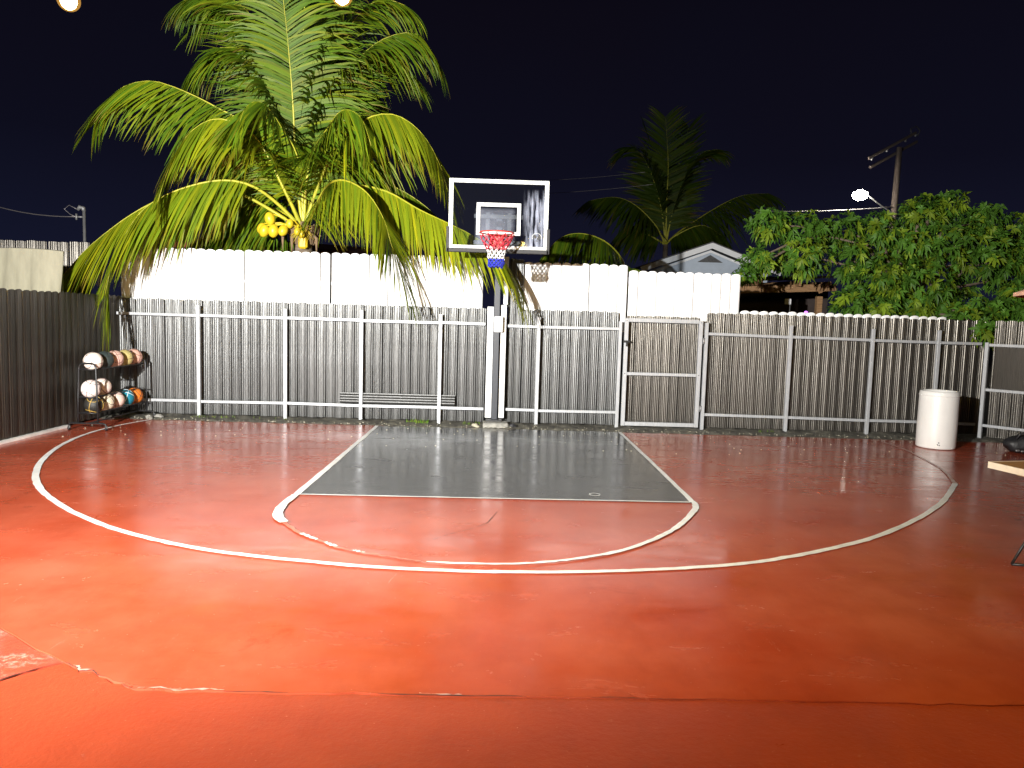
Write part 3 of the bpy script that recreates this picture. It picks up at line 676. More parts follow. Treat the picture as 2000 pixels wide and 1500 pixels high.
# ------------------------------------------------------------------ ball rack and balls
RX, RY0, RY1 = -5.68, 10.30, 11.60
rk = thing('ball_rack', (RX, (RY0+RY1)/2, 0), 'black rolling steel ball rack with three tiers in the left corner', 'ball rack')
def rackx(y): return RX+.0*(y-RY0)/(RY1-RY0)
for yy_, nm in ((RY0-.09, 'end_frame'), (RY1+.03, 'end_frame')):
    b_ = MB(); x = rackx(yy_)
    b_.tube([(x-.14, yy_, .10), (x-.135, yy_, .45), (x-.115, yy_, .88), (x-.095, yy_, .92), (x-.06, yy_, .935), (x+.06, yy_, .935), (x+.095, yy_, .92), (x+.115, yy_, .88), (x+.125, yy_, .45), (x+.13, yy_, .10)], .0125, 8)
    b_.build(nm, M['black'], rk)
    b_ = MB(); b_.tube([(x-.27, yy_, .055), (x-.265, yy_, .085), (x-.24, yy_, .10), (x+.20, yy_, .10), (x+.235, yy_, .085), (x+.245, yy_, .055)], .0125, 8); b_.build('foot_bar', M['black'], rk)
    for xx in (x-.27, x+.245):
        c = MB(); c.box(xx-.016, xx+.016, yy_-.012, yy_+.012, .03, .062, .003)
        cc = c.build('caster', M['grey'], rk)
        t = MB(); t.lathe((0, 0, 0), [(.0, -.011), (.026, -.011), (.029, -.006), (.029, .006), (.026, .011), (0, .011)], 14)
        t.v = [(xx+v[2]+.0, yy_+v[0], .029+v[1]) for v in t.v]; t.build('wheel', M['black'], cc)
ya, yb = RY0-.09, RY1+.03
TIER = [(.87, 0.0), (.48, -.04), (.262, 0.0)]
for (z_, dx) in TIER:
    for s_ in (-1, 1):
        b_ = MB(); b_.tube([(rackx(ya)+dx+s_*.085, ya, z_-.02), (rackx(yb)+dx+s_*.085, yb, z_-.02)], .010, 7); b_.build('rail', M['black'], rk)
    for yy_ in (ya, yb):
        b_ = MB(); x = rackx(yy_); b_.tube([(x-.13, yy_, z_-.02), (x+.122, yy_, z_-.02)], .008, 6); b_.build('cross_bar', M['black'], rk)
b_ = MB(); b_.tube([(rackx(ya), ya, .10), (rackx(yb), yb, .10)], .011, 7); b_.build('base_rail', M['black'], rk)

BR = .127
bme = MB(); bme.ball((0, 0, 0), BR, 28, 18); 
sm_ = MB()
def circ(fn, n_=33, r=.004):
    sm_.tube([np.array(fn(t))/np.linalg.norm(fn(t))*BR for t in np.linspace(0, 2*PI, n_)], r, 5, caps=False)
circ(lambda t: (math.cos(t), math.sin(t), 0)); circ(lambda t: (math.cos(t), 0, math.sin(t)))
for s_ in (-1, 1): circ(lambda t: (s_*(.62+.16*math.cos(2*t)), math.cos(t)*.78, math.sin(t)*.78))
seam_me = {}
def ballmat(name, c): return mat(name, c, .55, var=.12, vscale=10, bump=.25, bscale=260)
balls = [
    # tier, index, colour, seam, label
    (0, 0, (.78, .70, .62), 'k', 'cream white basketball at the front of the top rack row'),
    (0, 1, (.030, .042, .040), 'd', 'dark green basketball second in the top rack row'),
    (0, 2, (.66, .42, .34), 'k', 'pink basketball in the middle of the top rack row'),
    (0, 3, (.46, .38, .15), 'k', 'mustard yellow basketball in the top rack row'),
    (0, 4, (.64, .38, .30), 'k', 'pink basketball at the far end of the top rack row'),
    (1, 0, (.76, .66, .62), 'k', 'pale pink basketball at the front of the middle rack row'),
    (1, 1, (.74, .62, .56), 'k', 'pale basketball behind the front one of the middle rack row'),
    (2, 0, (.020, .019, .016), 'g', 'black basketball with gold seams at the front of the bottom row'),
    (2, 1, (.62, .55, .42), 'k', 'cream basketball second in the bottom rack row'),
    (2, 2, (.72, .54, .47), 'k', 'pinkish white basketball in the middle of the bottom rack row'),
    (2, 3, (.012, .20, .29), 'w', 'teal basketball with white seams in the bottom rack row'),
    (2, 4, (.68, .19, .02), 'k', 'orange basketball at the far end of the bottom rack row'),
]
SC = dict(k=mat('ball_seam_dark', (.10, .05, .04), .6), d=mat('ball_seam_green', (.015, .02, .02), .6), g=mat('ball_seam_gold', (.50, .32, .06), .5), w=mat('ball_seam_white', (.72, .76, .76), .5))
for i_, (t, k, c, s_, lb) in enumerate(balls):
    y = RY0+.06+k*.285; z_, dx = TIER[t]; zc = z_-.02+math.sqrt((BR+.010)**2-.085**2)
    o = bpy.data.objects.new('basketball', bme.mesh('basketball', ballmat('ball_skin', c))); COL.objects.link(o)
    zc += .02*k*0; o.location = (rackx(y)+dx, y, zc); o.rotation_euler = (random.uniform(0, 6), random.uniform(0, 6), random.uniform(0, 6))
    tag(o, lb, 'basketball', 'basketballs on the rack')
    if s_ not in seam_me: seam_me[s_] = sm_.mesh('seam', SC[s_])
    put('seam', seam_me[s_], o, (0, 0, 0))

# ------------------------------------------------------------------ drum, bag, table, parasol
dc = np.array([6.50, 10.66, 0])
dr = thing('plastic_drum', dc, 'white plastic drum standing by the right end of the fence', 'drum')
R_ = .262
pr = [(0, .004), (R_-.02, .004), (R_-.004, .012), (R_, .03), (R_+.002, .25), (R_, .55), (R_-.002, .80), (R_-.006, .83), (R_-.018, .845), (R_-.03, .845), (R_-.032, .80), (R_-.034, .06), (0, .05)]
MB().lathe(dc, pr, 48).build('body', M['barrel'], dr)
b_ = MB(); b_.lathe(dc, [(R_-.003, .77), (R_+.005, .775), (R_+.005, .785), (R_-.003, .79)], 48); b_.build('rim_band', M['barrel'], dr)
b_ = MB()
for (a, z_) in ((-2.02, .075), (-1.96, .105), (-1.93, .07)): b_.ball(dc+np.array([R_*math.cos(a), R_*math.sin(a), z_]), .009, 8, 6)
b_.build('drain_hole', M['black'], dr)
bg_ = thing('duffel_bag', (7.55, 10.35, 0), 'black bag slumped on the ground beside the right fence', 'bag')
b_ = MB(); b_.ball((7.58, 10.38, .12), .24, 20, 12, (1.0, .75, .55)); rr = np.random.default_rng(5)
b_.v = [(v[0]+.02*math.sin(v[2]*40+v[1]*15), v[1]+.015*math.sin(v[0]*33), max(.0, v[2]+.02*math.sin(v[0]*25+v[1]*21))) for v in b_.v]; b_.build('body', M['bag'], bg_)
b_ = MB(); b_.tube([(7.42, 10.27, .20), (7.46, 10.25, .29), (7.58, 10.24, .32), (7.70, 10.26, .28), (7.74, 10.28, .19)], .012, 7); b_.build('handle', M['bag'], bg_)
b_ = MB(); b_.box(7.37, 7.42, 10.17, 10.20, .05, .075, .004); b_.box(7.44, 7.475, 10.16, 10.19, .045, .065, .004); b_.build('buckle', M['grey'], bg_)
# table: its far left corner enters the picture
tb = thing('folding_table', (4.75, 5.55, 0), 'wooden topped table with pale edge at the right border', 'table')
c0 = at(1932, 902, 6.05); TZ = c0[2]
e1 = np.array([.22, -.975, 0]); e2 = np.array([.975, .22, 0])
def tp(a, c, z): return c0+e1*a+e2*c+np.array([0, 0, z])
def slab(b, a0, a1, c0_, c1_, z0, z1):
    q = [tp(a0, c0_, 0), tp(a1, c0_, 0), tp(a1, c1_, 0), tp(a0, c1_, 0)]
    b.add([(v[0], v[1], TZ+z0) for v in q]+[(v[0], v[1], TZ+z1) for v in q], [(0,3,2,1),(4,5,6,7),(0,1,5,4),(1,2,6,5),(2,3,7,6),(3,0,4,7)])
b_ = MB(); slab(b_, .003, .75, .012, 1.3, -.045, 0); b_.build('tabletop', M['tabletop'], tb)
b_ = MB(); slab(b_, -.008, .70, -.002, .0115, -.052, .002); slab(b_, -.008, .0025, .012, 1.3, -.05, .002); b_.build('edge_band', M['tableedge'], tb)
b_ = MB(); slab(b_, .24, .75, .03, .12, -.065, -.046); b_.build('apron', M['wood'], tb)
for (a, c) in ((.14, .48), (.62, .48), (.14, 1.15), (.62, 1.15)):
    q = tp(a, c, -.047); f_ = tp(a+(.03 if a > .4 else -.03), c, 0); MB().tube([q, (f_[0], f_[1], .002)], .014, 8).build('leg', M['black'], tb)
chd = thing('folding_stool', (4.05, 5.15, 0), 'black tubular stool leg resting on the red floor at the right border', 'stool')
b_ = MB(); f0 = np.array([3.845, 5.25, .012])
b_.tube([f0, f0+np.array([.10, .02, .16]), f0+np.array([.25, .06, .44])], .010, 7); b_.tube([f0+np.array([0, .0, 0]), f0+np.array([.16, -.03, .0]), f0+np.array([.42, -.06, .0])], .010, 7)
b_.tube([f0+np.array([.42, -.06, .0]), f0+np.array([.32, -.0, .2]), f0+np.array([.25, .02, .42])], .010, 7); b_.build('leg_frame', M['black'], chd)
b_ = MB(); b_.bevbox(f0+np.array([.36, .0, .45]), np.eye(3), .16, .15, .018, .008); b_.build('seat', M['bag'], chd)
# parasol: only the tip of its canopy is seen
uc = np.array([5.35, 5.40, 0]); uz = 2.05
um = thing('patio_parasol', uc, 'salmon canvas parasol whose rim tip enters the right border', 'parasol')
MB().tube([uc, uc+np.array([0, 0, 2.55])], .022, 10).build('pole', M['wood'], um)
MB().lathe(uc, [(0, 0), (.26, 0), (.26, .05), (.06, .09), (.03, .22)], 24).build('base', M['concrete'], um)
b_ = MB(); nn_ = 8; ring = []
tipp = at(1979, 572, 6.12); R_u = np.linalg.norm((tipp-uc)[:2]); a0 = math.atan2(tipp[1]-uc[1], tipp[0]-uc[0])
vs = [uc+np.array([0, 0, 2.5])]
for rr_, zz in ((.5, 2.5-.5*(2.5-tipp[2])*.9), (1.0, tipp[2]+.0)):
    for k in range(nn_*4):
        a = a0+2*PI*k/(nn_*4); sag = 1-.03*(abs(math.sin(nn_*(a-a0)/2)))*rr_
        vs.append(uc+np.array([math.cos(a)*R_u*rr_*sag, math.sin(a)*R_u*rr_*sag, zz-.0*rr_]))
K = nn_*4; top = list(vs); bot = [v-np.array([0, 0, .006]) for v in vs]
b_.add(top, [(0, 1+k, 1+(k+1) % K) for k in range(K)]+[(1+k, 1+K+k, 1+K+(k+1) % K, 1+(k+1) % K) for k in range(K)])
b_.add(bot, [(0, 1+(k+1) % K, 1+k) for k in range(K)]+[(1+(k+1) % K, 1+K+(k+1) % K, 1+K+k, 1+k) for k in range(K)])
vl = [vs[1+K+k] for k in range(K)]; b_.add([v for v in vl]+[v-np.array([0, 0, .03]) for v in vl], [(k, (k+1) % K, K+(k+1) % K, K+k) for k in range(K)])
b_.build('canopy', M['salmon'], um)
for k in range(nn_):
    a = a0+2*PI*k/nn_; MB().tube([uc+np.array([0, 0, 2.47]), uc+np.array([math.cos(a)*R_u*.97, math.sin(a)*R_u*.97, tipp[2]-.005])], .007, 5).build('rib', M['wood'], um)

# ------------------------------------------------------------------ coconut palms
def crom(P, m):
    P = np.array(P, float); n_ = len(P); o = []
    for i in range(n_-1):
        p0, p1, p2, p3 = P[max(i-1, 0)], P[i], P[i+1], P[min(i+2, n_-1)]
        for k in range(m):
            t = k/m; o.append(.5*((2*p1)+(-p0+p2)*t+(2*p0-5*p1+4*p2-p3)*t*t+(-p0+3*p1-3*p2+p3)*t**3))
    o.append(P[-1]); return np.array(o)

def frond(parent, pts, L=.85, n=85, start=.16, droop=.32, yellow=.2, seed=0, dark=1.0, base_w=.036, wscale=1.0, hang=.85, tipl=.5):
    rg = np.random.default_rng(seed)
    C = crom(pts, 14); seg = np.linalg.norm(np.diff(C, axis=0), axis=1); S = np.concatenate([[0], np.cumsum(seg)]); tot = S[-1]
    def pos(s): return np.array([np.interp(s, S, C[:, k]) for k in range(3)])
    def tan(s):
        d = pos(min(s+.03, tot))-pos(max(s-.03, 0)); return d/(np.linalg.norm(d)+1e-9)
    lv = MB(); cols = []
    grn = np.array([.085, .170, .008]); ylw = np.array([.36, .35, .008]); brn = np.array([.20, .095, .018])
    fy = yellow
    for i in range(n):
        t = i/(n-1); s = tot*(start+(1-start)*t); T = tan(s); b0 = pos(s)
        Sd = np.cross(T, [0, 0, 1.0]); nS = np.linalg.norm(Sd)
        Sd = Sd/nS if nS > .2 else np.array([1.0, 0, 0])
        Nn = np.cross(Sd, T)
        ln = L*(.62+.38*t/.3 if t < .3 else 1.0-(1-tipl)*((t-.3)/.7)**1.8)
        for sd in (-1, 1):
            if rg.random() < .035: continue
            hf = math.sqrt(max(0, 1-T[2]**2)); hf = hf*hf*(3-2*hf) if T[2] > 0 else hf
            d = T*(.34+.55*t*t+rg.normal(0, .05))+Sd*sd*(.32+.55*(1-hf)+rg.normal(0, .05))+np.array([0, 0, -1.0])*hang*hf*(1-.35*t)+Nn*.10; d /= np.linalg.norm(d)
            ll = ln*rg.uniform(.80, 1.12); k_ = 7; w_ = (.034+.014*math.sin(PI*min(1, t+.15)))*rg.uniform(.85, 1.15)*wscale
            p = b0.copy(); st = ll/k_; dr = droop*rg.uniform(.75, 1.3); wd0 = T-(T@d)*d
            wd0 /= (np.linalg.norm(wd0)+1e-9); tw = rg.normal(0, .35)
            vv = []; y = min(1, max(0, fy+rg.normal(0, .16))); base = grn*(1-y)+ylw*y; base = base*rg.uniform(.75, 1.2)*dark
            tipb = rg.random() < (.12+.5*fy); cc = []
            for j in range(k_+1):
                u = j/k_; ww = w_*(0.55+1.2*u if u < .35 else 1.0-((u-.35)/.65)**1.7)*.5
                wv = wd0-(wd0@d)*d; wv /= (np.linalg.norm(wv)+1e-9); nv = np.cross(d, wv); wq = wv*math.cos(tw*u)+nv*math.sin(tw*u)
                vv += [p-wq*ww, p+wq*ww]
                c_ = base*(1-.0*u) if not (tipb and u > .6) else base*(1-(u-.6)/.4*.8)+brn*(u-.6)/.4*.8
                cc += [(*c_, 1), (*c_, 1)]
                p = p+d*st; d = d+np.array([rg.normal(0, .015), rg.normal(0, .015), -dr*(.3+u)]); d /= np.linalg.norm(d)
            lv.add(vv, [(2*j, 2*j+1, 2*j+3, 2*j+2) for j in range(k_)], True); cols += cc
    lv.c = cols; fo = lv.build('frond', M['leaf'], parent)
    rp_ = MB(); ss = np.linspace(0, 1, 26); rp_.tube([pos(tot*u) for u in ss], [max(.004, base_w*(1-u)**1.5*(1 if u > .05 else 1.25)) for u in ss], 7); rp_.build('rachis', M['petiole'], fo)
    return fo

PYD = 12.62
pc = at(592, 452, PYD)
palm = thing('coconut_palm', (pc[0], PYD, 0), 'tall coconut palm with yellow coconuts drooping over the white fence', 'palm tree')
tk = MB(); prof = []
for i in range(40):
    z_ = pc[2]*i/39; prof.append((.19-.05*(i/39)+(.012 if i % 2 else 0)+(.10*math.exp(-z_*3)), z_))
tk.lathe((pc[0], PYD, 0), prof, 20); tk.build('trunk', M['trunk'], palm)
for i in range(16):
    a = 2*PI*i/16+random.uniform(-.2, .2); q = pc+np.array([math.cos(a)*.15, math.sin(a)*.15, -.22])
    b_ = MB(); b_.bar(q, q+np.array([math.cos(a)*random.uniform(.05, .16), math.sin(a)*random.uniform(.05, .16), random.uniform(.15, .42)]), .11, .035, .006, upv=(math.cos(a), math.sin(a), 0)); b_.build('leaf_sheath', M['fibre'], palm)
for (px, py, w_) in ((552, 468, .05), (618, 476, .05), (570, 476, .05)):
    q = at(px, py, PYD-.25); b_ = MB(); b_.tube([pc+np.array([(q[0]-pc[0])*.6, -.15, -.02]), q+np.array([0, 0, .08]), q+np.array([0, 0, -.18])], [.015, w_*.6, .006], 6); b_.build('dry_sheath', M['fibre'], palm)
ff = MB()
for _ in range(46):
    a = random.uniform(0, 6.28); d = np.array([math.cos(a), -abs(math.sin(a))*.6-.1, random.uniform(-1, .5)]); q = pc+np.array([.05, -.2, 0.02])
    ff.tube([q, q+d*.10, q+d*.19+np.array([0, 0, -.05])], [.006, .004, .002], 4)
ff.build('flower_stalk', M['coco'], palm)
for (px, py, s_, dy) in ((527, 427, 1.0, -.34), (511, 446, .85, -.30), (516, 451, .95, -.42), (534, 451, 1.0, -.40), (553, 450, .9, -.38), (566, 437, .7, -.33), (581, 452, .65, -.36), (589, 457, .6, -.38)):
    q = at(px, py, PYD+dy); b_ = MB(); b_.ball((0, 0, 0), .098*s_, 18, 12, (.86, .86, 1.12)); cme = b_.mesh('coconut', M['coco'])
    put('coconut', cme, palm, q-np.array(palm.location), (random.uniform(-.4, .4), random.uniform(-.5, .5), 0))
    MB().tube([q+np.array([0, 0, .09*s_]), (q+pc)/2+np.array([0, -.12, .10]), pc+np.array([0, -.12, .02])], [.010, .014, .018], 6).build('stalk', M['coco'], palm)
b_ = MB(); q = at(592, 474, PYD-.24); b_.bevbox(q, np.array([[1, 0, 0], [0, 1, .0], [.0, 0, 1]]), .075, .05, .10, .03); b_.build('cut_stub', M['coco'], palm)

def fp(lst): return [pc+np.array([0, 0, 0])]+[at(a, c, y) for (a, c, y) in lst]
FR = [
  # points (photograph position and depth), leaflet length, droop, yellow
  ([(570,400,12.55),(500,262,12.5),(420,208,12.4),(340,170,12.3),(285,158,12.25),(228,178,12.2),(185,240,12.2)], .95, .34, .18),
  ([(560,380,12.3),(500,270,12.0),(430,232,11.8),(370,260,11.6),(330,330,11.5),(308,395,11.4)], .95, .42, .42),
  ([(550,405,12.4),(490,362,12.1),(420,353,11.9),(330,378,11.7),(270,420,11.5),(225,500,11.35),(205,575,11.25)], .85, .40, .28),
  ([(545,420,12.5),(470,380,12.5),(380,368,12.3),(280,405,12.0),(185,472,11.7),(130,530,11.5),(104,566,11.35)], .85, .40, .55),
  ([(575,330,12.7),(540,200,12.7),(490,110,12.7),(440,92,12.7),(400,110,12.7),(380,150,12.7)], 1.0, .33, .10),
  ([(580,330,12.9),(545,150,13.0),(490,30,13.1),(420,-15,13.2),(360,0,13.2)], 1.0, .30, .10),
  ([(578,330,12.5),(572,200,12.3),(560,60,12.0),(545,-70,11.6)], 1.0, .22, .10),
  ([(598,330,12.8),(606,180,12.9),(612,20,13.1),(630,-120,13.3)], 1.05, .20, .10),
  ([(608,330,12.8),(640,170,12.8),(685,50,12.8),(740,0,12.8),(790,10,12.8)], 1.0, .32, .10),
  ([(612,340,12.7),(650,200,12.7),(710,105,12.7),(770,68,12.7),(820,70,12.7),(855,120,12.7)], .95, .30, .12),
  ([(615,380,12.5),(655,290,12.2),(710,235,12.0),(770,224,11.8),(825,262,11.7),(862,330,11.6),(880,400,11.6)], .95, .44, .36),
  ([(618,400,12.3),(640,362,12.0),(672,352,11.7),(715,375,11.4),(748,425,11.25),(765,480,11.2),(790,545,11.2)], .80, .40, .34),
  ([(620,405,12.5),(680,365,12.4),(750,372,12.2),(820,410,11.9),(880,438,11.55),(930,464,11.35),(975,497,11.25),(1003,545,11.2)], .80, .48, .48),
  ([(622,390,12.9),(690,350,13.1),(770,365,13.2),(850,420,13.3),(910,500,13.4)], .9, .42, .10),
  ([(595,300,12.9),(600,190,13.3),(570,110,13.6),(520,90,13.8),(480,130,13.9)], 1.0, .36, .08),
  ([(600,300,13.0),(640,210,13.4),(690,170,13.8),(740,190,14.0),(770,250,14.1)], 1.0, .38, .08),
  ([(585,320,12.4),(545,240,12.0),(510,200,11.7),(480,210,11.5),(462,260,11.4)], .95, .40, .14),
  ([(604,320,12.4),(640,250,12.0),(670,215,11.7),(705,230,11.5),(725,285,11.4)], .95, .40, .14),
  ([(585,350,13.0),(540,300,13.3),(480,290,13.5),(430,330,13.6),(400,390,13.6)], .95, .42, .08),
  ([(610,350,13.0),(660,310,13.3),(720,310,13.6),(770,350,13.7),(800,420,13.7)], .95, .42, .08),
  ([(560,420,12.9),(500,400,13.2),(440,420,13.4),(390,470,13.5)], .85, .45, .10),
  ([(590,250,12.6),(592,120,12.5),(600,-20,12.3),(650,-110,12.1)], 1.0, .26, .12),
  ([(582,320,13.1),(550,180,13.5),(500,60,13.9),(440,10,14.2),(390,40,14.3)], 1.0, .3, .06),
  ([(605,320,13.1),(650,190,13.5),(700,120,13.9),(760,110,14.2),(810,150,14.3)], 1.0, .3, .06),
  ([(575,380,13.1),(530,340,13.6),(460,330,14.0),(390,370,14.2),(340,440,14.3)], 1.0, .3, .10),
  ([(600,300,12.9),(620,150,13.2),(660,20,13.4),(700,-60,13.6)], 1.0, .26, .08),
]
for i_, (ps, L_, dr_, ye) in enumerate(FR):
    low = i_ in (2, 3, 11, 12); young = i_ in (4, 5, 6, 7, 8, 9, 14, 15, 21)  # upper fronds get a darker leaf colour for shade on their undersides
    frond(palm, fp(ps), L_*(1.75 if i_ in (2, 3) else 1.5 if low else 1.38), 118, .10 if i_ == 11 else .27 if i_ in (2, 3) else .17, dr_*(1.0 if young else .38), ye, 100+i_, dark=.85 if young else 1.05, wscale=.85, tipl=.85 if low else .5)

# darker palm far behind
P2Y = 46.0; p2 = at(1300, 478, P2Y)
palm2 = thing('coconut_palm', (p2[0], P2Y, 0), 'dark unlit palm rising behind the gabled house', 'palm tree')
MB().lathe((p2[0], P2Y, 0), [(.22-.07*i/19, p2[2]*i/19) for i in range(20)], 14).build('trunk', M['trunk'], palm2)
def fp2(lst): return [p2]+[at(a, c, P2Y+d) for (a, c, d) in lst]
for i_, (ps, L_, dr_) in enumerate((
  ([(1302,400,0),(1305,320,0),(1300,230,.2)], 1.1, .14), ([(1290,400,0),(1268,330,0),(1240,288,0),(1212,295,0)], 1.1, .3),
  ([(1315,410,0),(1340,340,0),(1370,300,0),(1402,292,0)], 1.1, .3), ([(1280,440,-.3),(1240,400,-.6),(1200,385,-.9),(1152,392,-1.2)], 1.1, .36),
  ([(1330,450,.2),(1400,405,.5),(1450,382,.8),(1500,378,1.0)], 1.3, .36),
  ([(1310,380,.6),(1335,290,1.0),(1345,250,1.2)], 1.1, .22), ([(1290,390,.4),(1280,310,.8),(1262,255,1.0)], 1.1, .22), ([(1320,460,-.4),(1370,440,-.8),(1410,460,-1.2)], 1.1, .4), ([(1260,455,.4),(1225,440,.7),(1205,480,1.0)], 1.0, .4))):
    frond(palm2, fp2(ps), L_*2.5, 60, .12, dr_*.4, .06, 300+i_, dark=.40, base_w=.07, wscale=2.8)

p3 = at(1225, 575, 15.5)
palm3 = thing('coconut_palm', (p3[0], 15.5, 0), 'low young palm with one green frond arching above the white panel right of the hoop', 'palm tree')
MB().lathe((p3[0], 15.5, 0), [(.13-.03*i/9, p3[2]*i/9) for i in range(10)], 12).build('trunk', M['trunk'], palm3)
frond(palm3, [p3]+[at(a, c, y) for (a, c, y) in ((1218,515,15.3),(1185,474,14.9),(1135,456,14.5),(1090,468,14.2),(1055,515,13.9))], 1.0, 80, .15, .2, .10, 401, dark=.7)

# ------------------------------------------------------------------ leafy tree on the right
TY = 13.9
tb0 = at(1770, 640, TY)
tree = thing('leafy_tree', (tb0[0], TY, 0), 'leafy green tree hanging over the right end of the fence', 'tree')
BL = [(1500,440,42,0),(1478,505,34,-.2),(1565,450,50,.2),(1575,498,48,-.2),(1520,508,32,.3),(1640,450,48,.3),(1662,508,48,-.1),(1712,455,52,.2),(1715,545,62,-.3),(1775,480,60,.2),(1800,415,48,.2),(1850,402,40,.3),(1850,470,70,0),(1800,560,64,-.4),(1920,430,48,.2),(1930,500,64,0),(1985,460,60,.3),(1990,540,60,.1),(1870,560,40,.5),(1660,590,34,-.5),(1725,600,40,-.5),(1800,605,36,-.6),(1850,610,30,-.7),(1895,625,34,-1.6),(1930,640,38,-1.9),(1965,615,40,-1.7),(2000,590,45,-1.5),(2050,500,80,.2),(2040,620,60,-1.2),(1455,535,22,-.4),(1945,652,28,-1.9),(1985,640,34,-1.8),(1905,600,30,-1.2)]
tkb = MB(); tkb.tube([(tb0[0], TY, -.05), (tb0[0]-.05, TY, .9), (tb0[0]+.05, TY+.05, 1.6)], [.17, .14, .12], 12); tkb.build('trunk', M['bark'], tree)
fork = np.array([tb0[0]+.05, TY+.05, 1.55])
rt = np.random.default_rng(77); lf = MB(); lc = []; allc = []
for bi, (px, py, rp, dy) in enumerate(BL):
    c = at(px, py, TY+dy); r = .9*rp/F_PX*TY; allc.append((c, r))
    if px < 1560:
        q0 = at(1610, 455, TY); MB().tube([q0, (q0+c)/2+np.array([0, 0, .05]), c], [.035, .022, .01], 6).build('limb', M['bark'], tree)
    else:
        mid = fork*.6+c*.4; mid[2] = max(fork[2]+.5, c[2]-.25); MB().tube([fork, fork*.9+c*.1+np.array([0, 0, .35]), mid, c], [.06, .05, .03, .012], 6).build('limb', M['bark'], tree)
    nros = int(100*(r/.5)**2)+10
    for _ in range(nros):
        v = rt.normal(0, 1, 3); v /= np.linalg.norm(v); q = c+v*np.array([1, 1.1, .85])*r*rt.uniform(.25, 1.0)**.6
        outd = v*.7+np.array([0, -.25, .15])+rt.normal(0, .35, 3); outd /= np.linalg.norm(outd)
        a = np.cross(outd, [0, 0, 1.0]); a /= np.linalg.norm(a)+1e-9; b2 = np.cross(a, outd)
        nl = rt.integers(7, 11); ph = rt.uniform(0, 6.28); shade = rt.uniform(.65, 1.35)
        base = np.array([.070, .165, .018])*shade if rt.random() > .3 else np.array([.16, .24, .016])*shade
        for k in range(nl):
            th = ph+2*PI*k/nl+rt.normal(0, .2); d = (a*math.cos(th)+b2*math.sin(th))*.85+outd*.45; d /= np.linalg.norm(d)
            L_ = rt.uniform(.09, .19); w2 = L_*rt.uniform(.13, .19); s_ = np.cross(d, outd); s_ /= np.linalg.norm(s_)+1e-9
            m_ = q+d*L_*.55+np.array([0, 0, -.012]); t_ = q+d*L_+np.array([0, 0, -.06*rt.uniform(.4, 1.8)])
            lf.add([q, m_-s_*w2, t_, m_+s_*w2, m_-outd*.006], [(0, 4, 1), (1, 4, 2), (2, 4, 3), (3, 4, 0)])
            cc = base*rt.uniform(.85, 1.15); lc += [(*cc, 1)]*5
lf.c = lc; lf.build('crown', M['tleaf'], tree)

# ------------------------------------------------------------------ buildings behind
HY = 24.0
apex = at(1388, 481, HY); le = at(1250, 527, HY); re_ = np.array([2*apex[0]-le[0], HY, le[2]])
hs = thing('gabled_house', (apex[0], HY+3, 0), 'blue grey house with white trimmed gable behind the gate', 'house')
b_ = MB(); vs = [(le[0]+.35, HY, -.1), (re_[0]-.35, HY, -.1), (re_[0]-.35, HY, re_[2]-.02), (apex[0], HY, apex[2]-.12), (le[0]+.35, HY, le[2]-.02)]
b_.add(vs+[(v[0], HY+7, v[2]) for v in vs], [(0, 1, 2, 3, 4), (9, 8, 7, 6, 5), (1, 6, 7, 2), (0, 4, 9, 5)]); b_.build('wall', M['siding'], hs)
slope = (apex[2]-le[2])/(apex[0]-le[0])
for i in range(9):
    z0 = le[2]-.9+i*.19; z1 = z0+.18
    hw0 = min(apex[0]-le[0]-.36, (apex[2]-.16-z0)/slope); hw1 = min(apex[0]-le[0]-.36, (apex[2]-.16-z1)/slope)
    if hw1 < .15: break
    b_ = MB(); b_.add([(apex[0]-hw0, HY-.025, z0), (apex[0]+hw0, HY-.025, z0), (apex[0]+hw1, HY-.008, z1), (apex[0]-hw1, HY-.008, z1), (apex[0]-hw0, HY-.003, z0), (apex[0]+hw0, HY-.003, z0)], [(0, 1, 2, 3), (4, 5, 1, 0)]); b_.build('siding_board', M['siding'], hs)
for s_, en in ((-1, le), (1, re_)):
    MB().bar((apex[0]-s_*.02, HY-.22+s_*.004, apex[2]+.005), (en[0], HY-.22, en[2]), .035, .17).build('fascia', M['trim'], hs)
    MB().bar((apex[0]-s_*.02, HY-.06+s_*.003, apex[2]-.165), (en[0]+(-s_)*.5, HY-.06, en[2]-.02), .03, .07).build('trim_board', M['trim'], hs)
    b_ = MB(); t = .08
    q = [(apex[0], HY-.2, apex[2]+.05), (en[0]+s_*.05, HY-.2, en[2]+.03), (en[0]+s_*.05, HY+7.2, en[2]+.03), (apex[0], HY+7.2, apex[2]+.05)]
    b_.add(q+[(v[0], v[1], v[2]+t) for v in q], [(0, 1, 2, 3), (7, 6, 5, 4), (0, 4, 5, 1), (1, 5, 6, 2), (2, 6, 7, 3), (3, 7, 4, 0)]); b_.build('roof', M['shingle'], hs)
b_ = MB(); vz = apex[2]-.52; b_.add([(apex[0]-.42, HY-.03, vz), (apex[0]+.42, HY-.03, vz), (apex[0], HY-.03, vz+.24), (apex[0]-.42, HY-.01, vz), (apex[0]+.42, HY-.01, vz), (apex[0], HY-.01, vz+.24)], [(0, 1, 2), (5, 4, 3), (0, 3, 4, 1), (1, 4, 5, 2), (2, 5, 3, 0)]); b_.build('gable_vent', M['shingle'], hs)

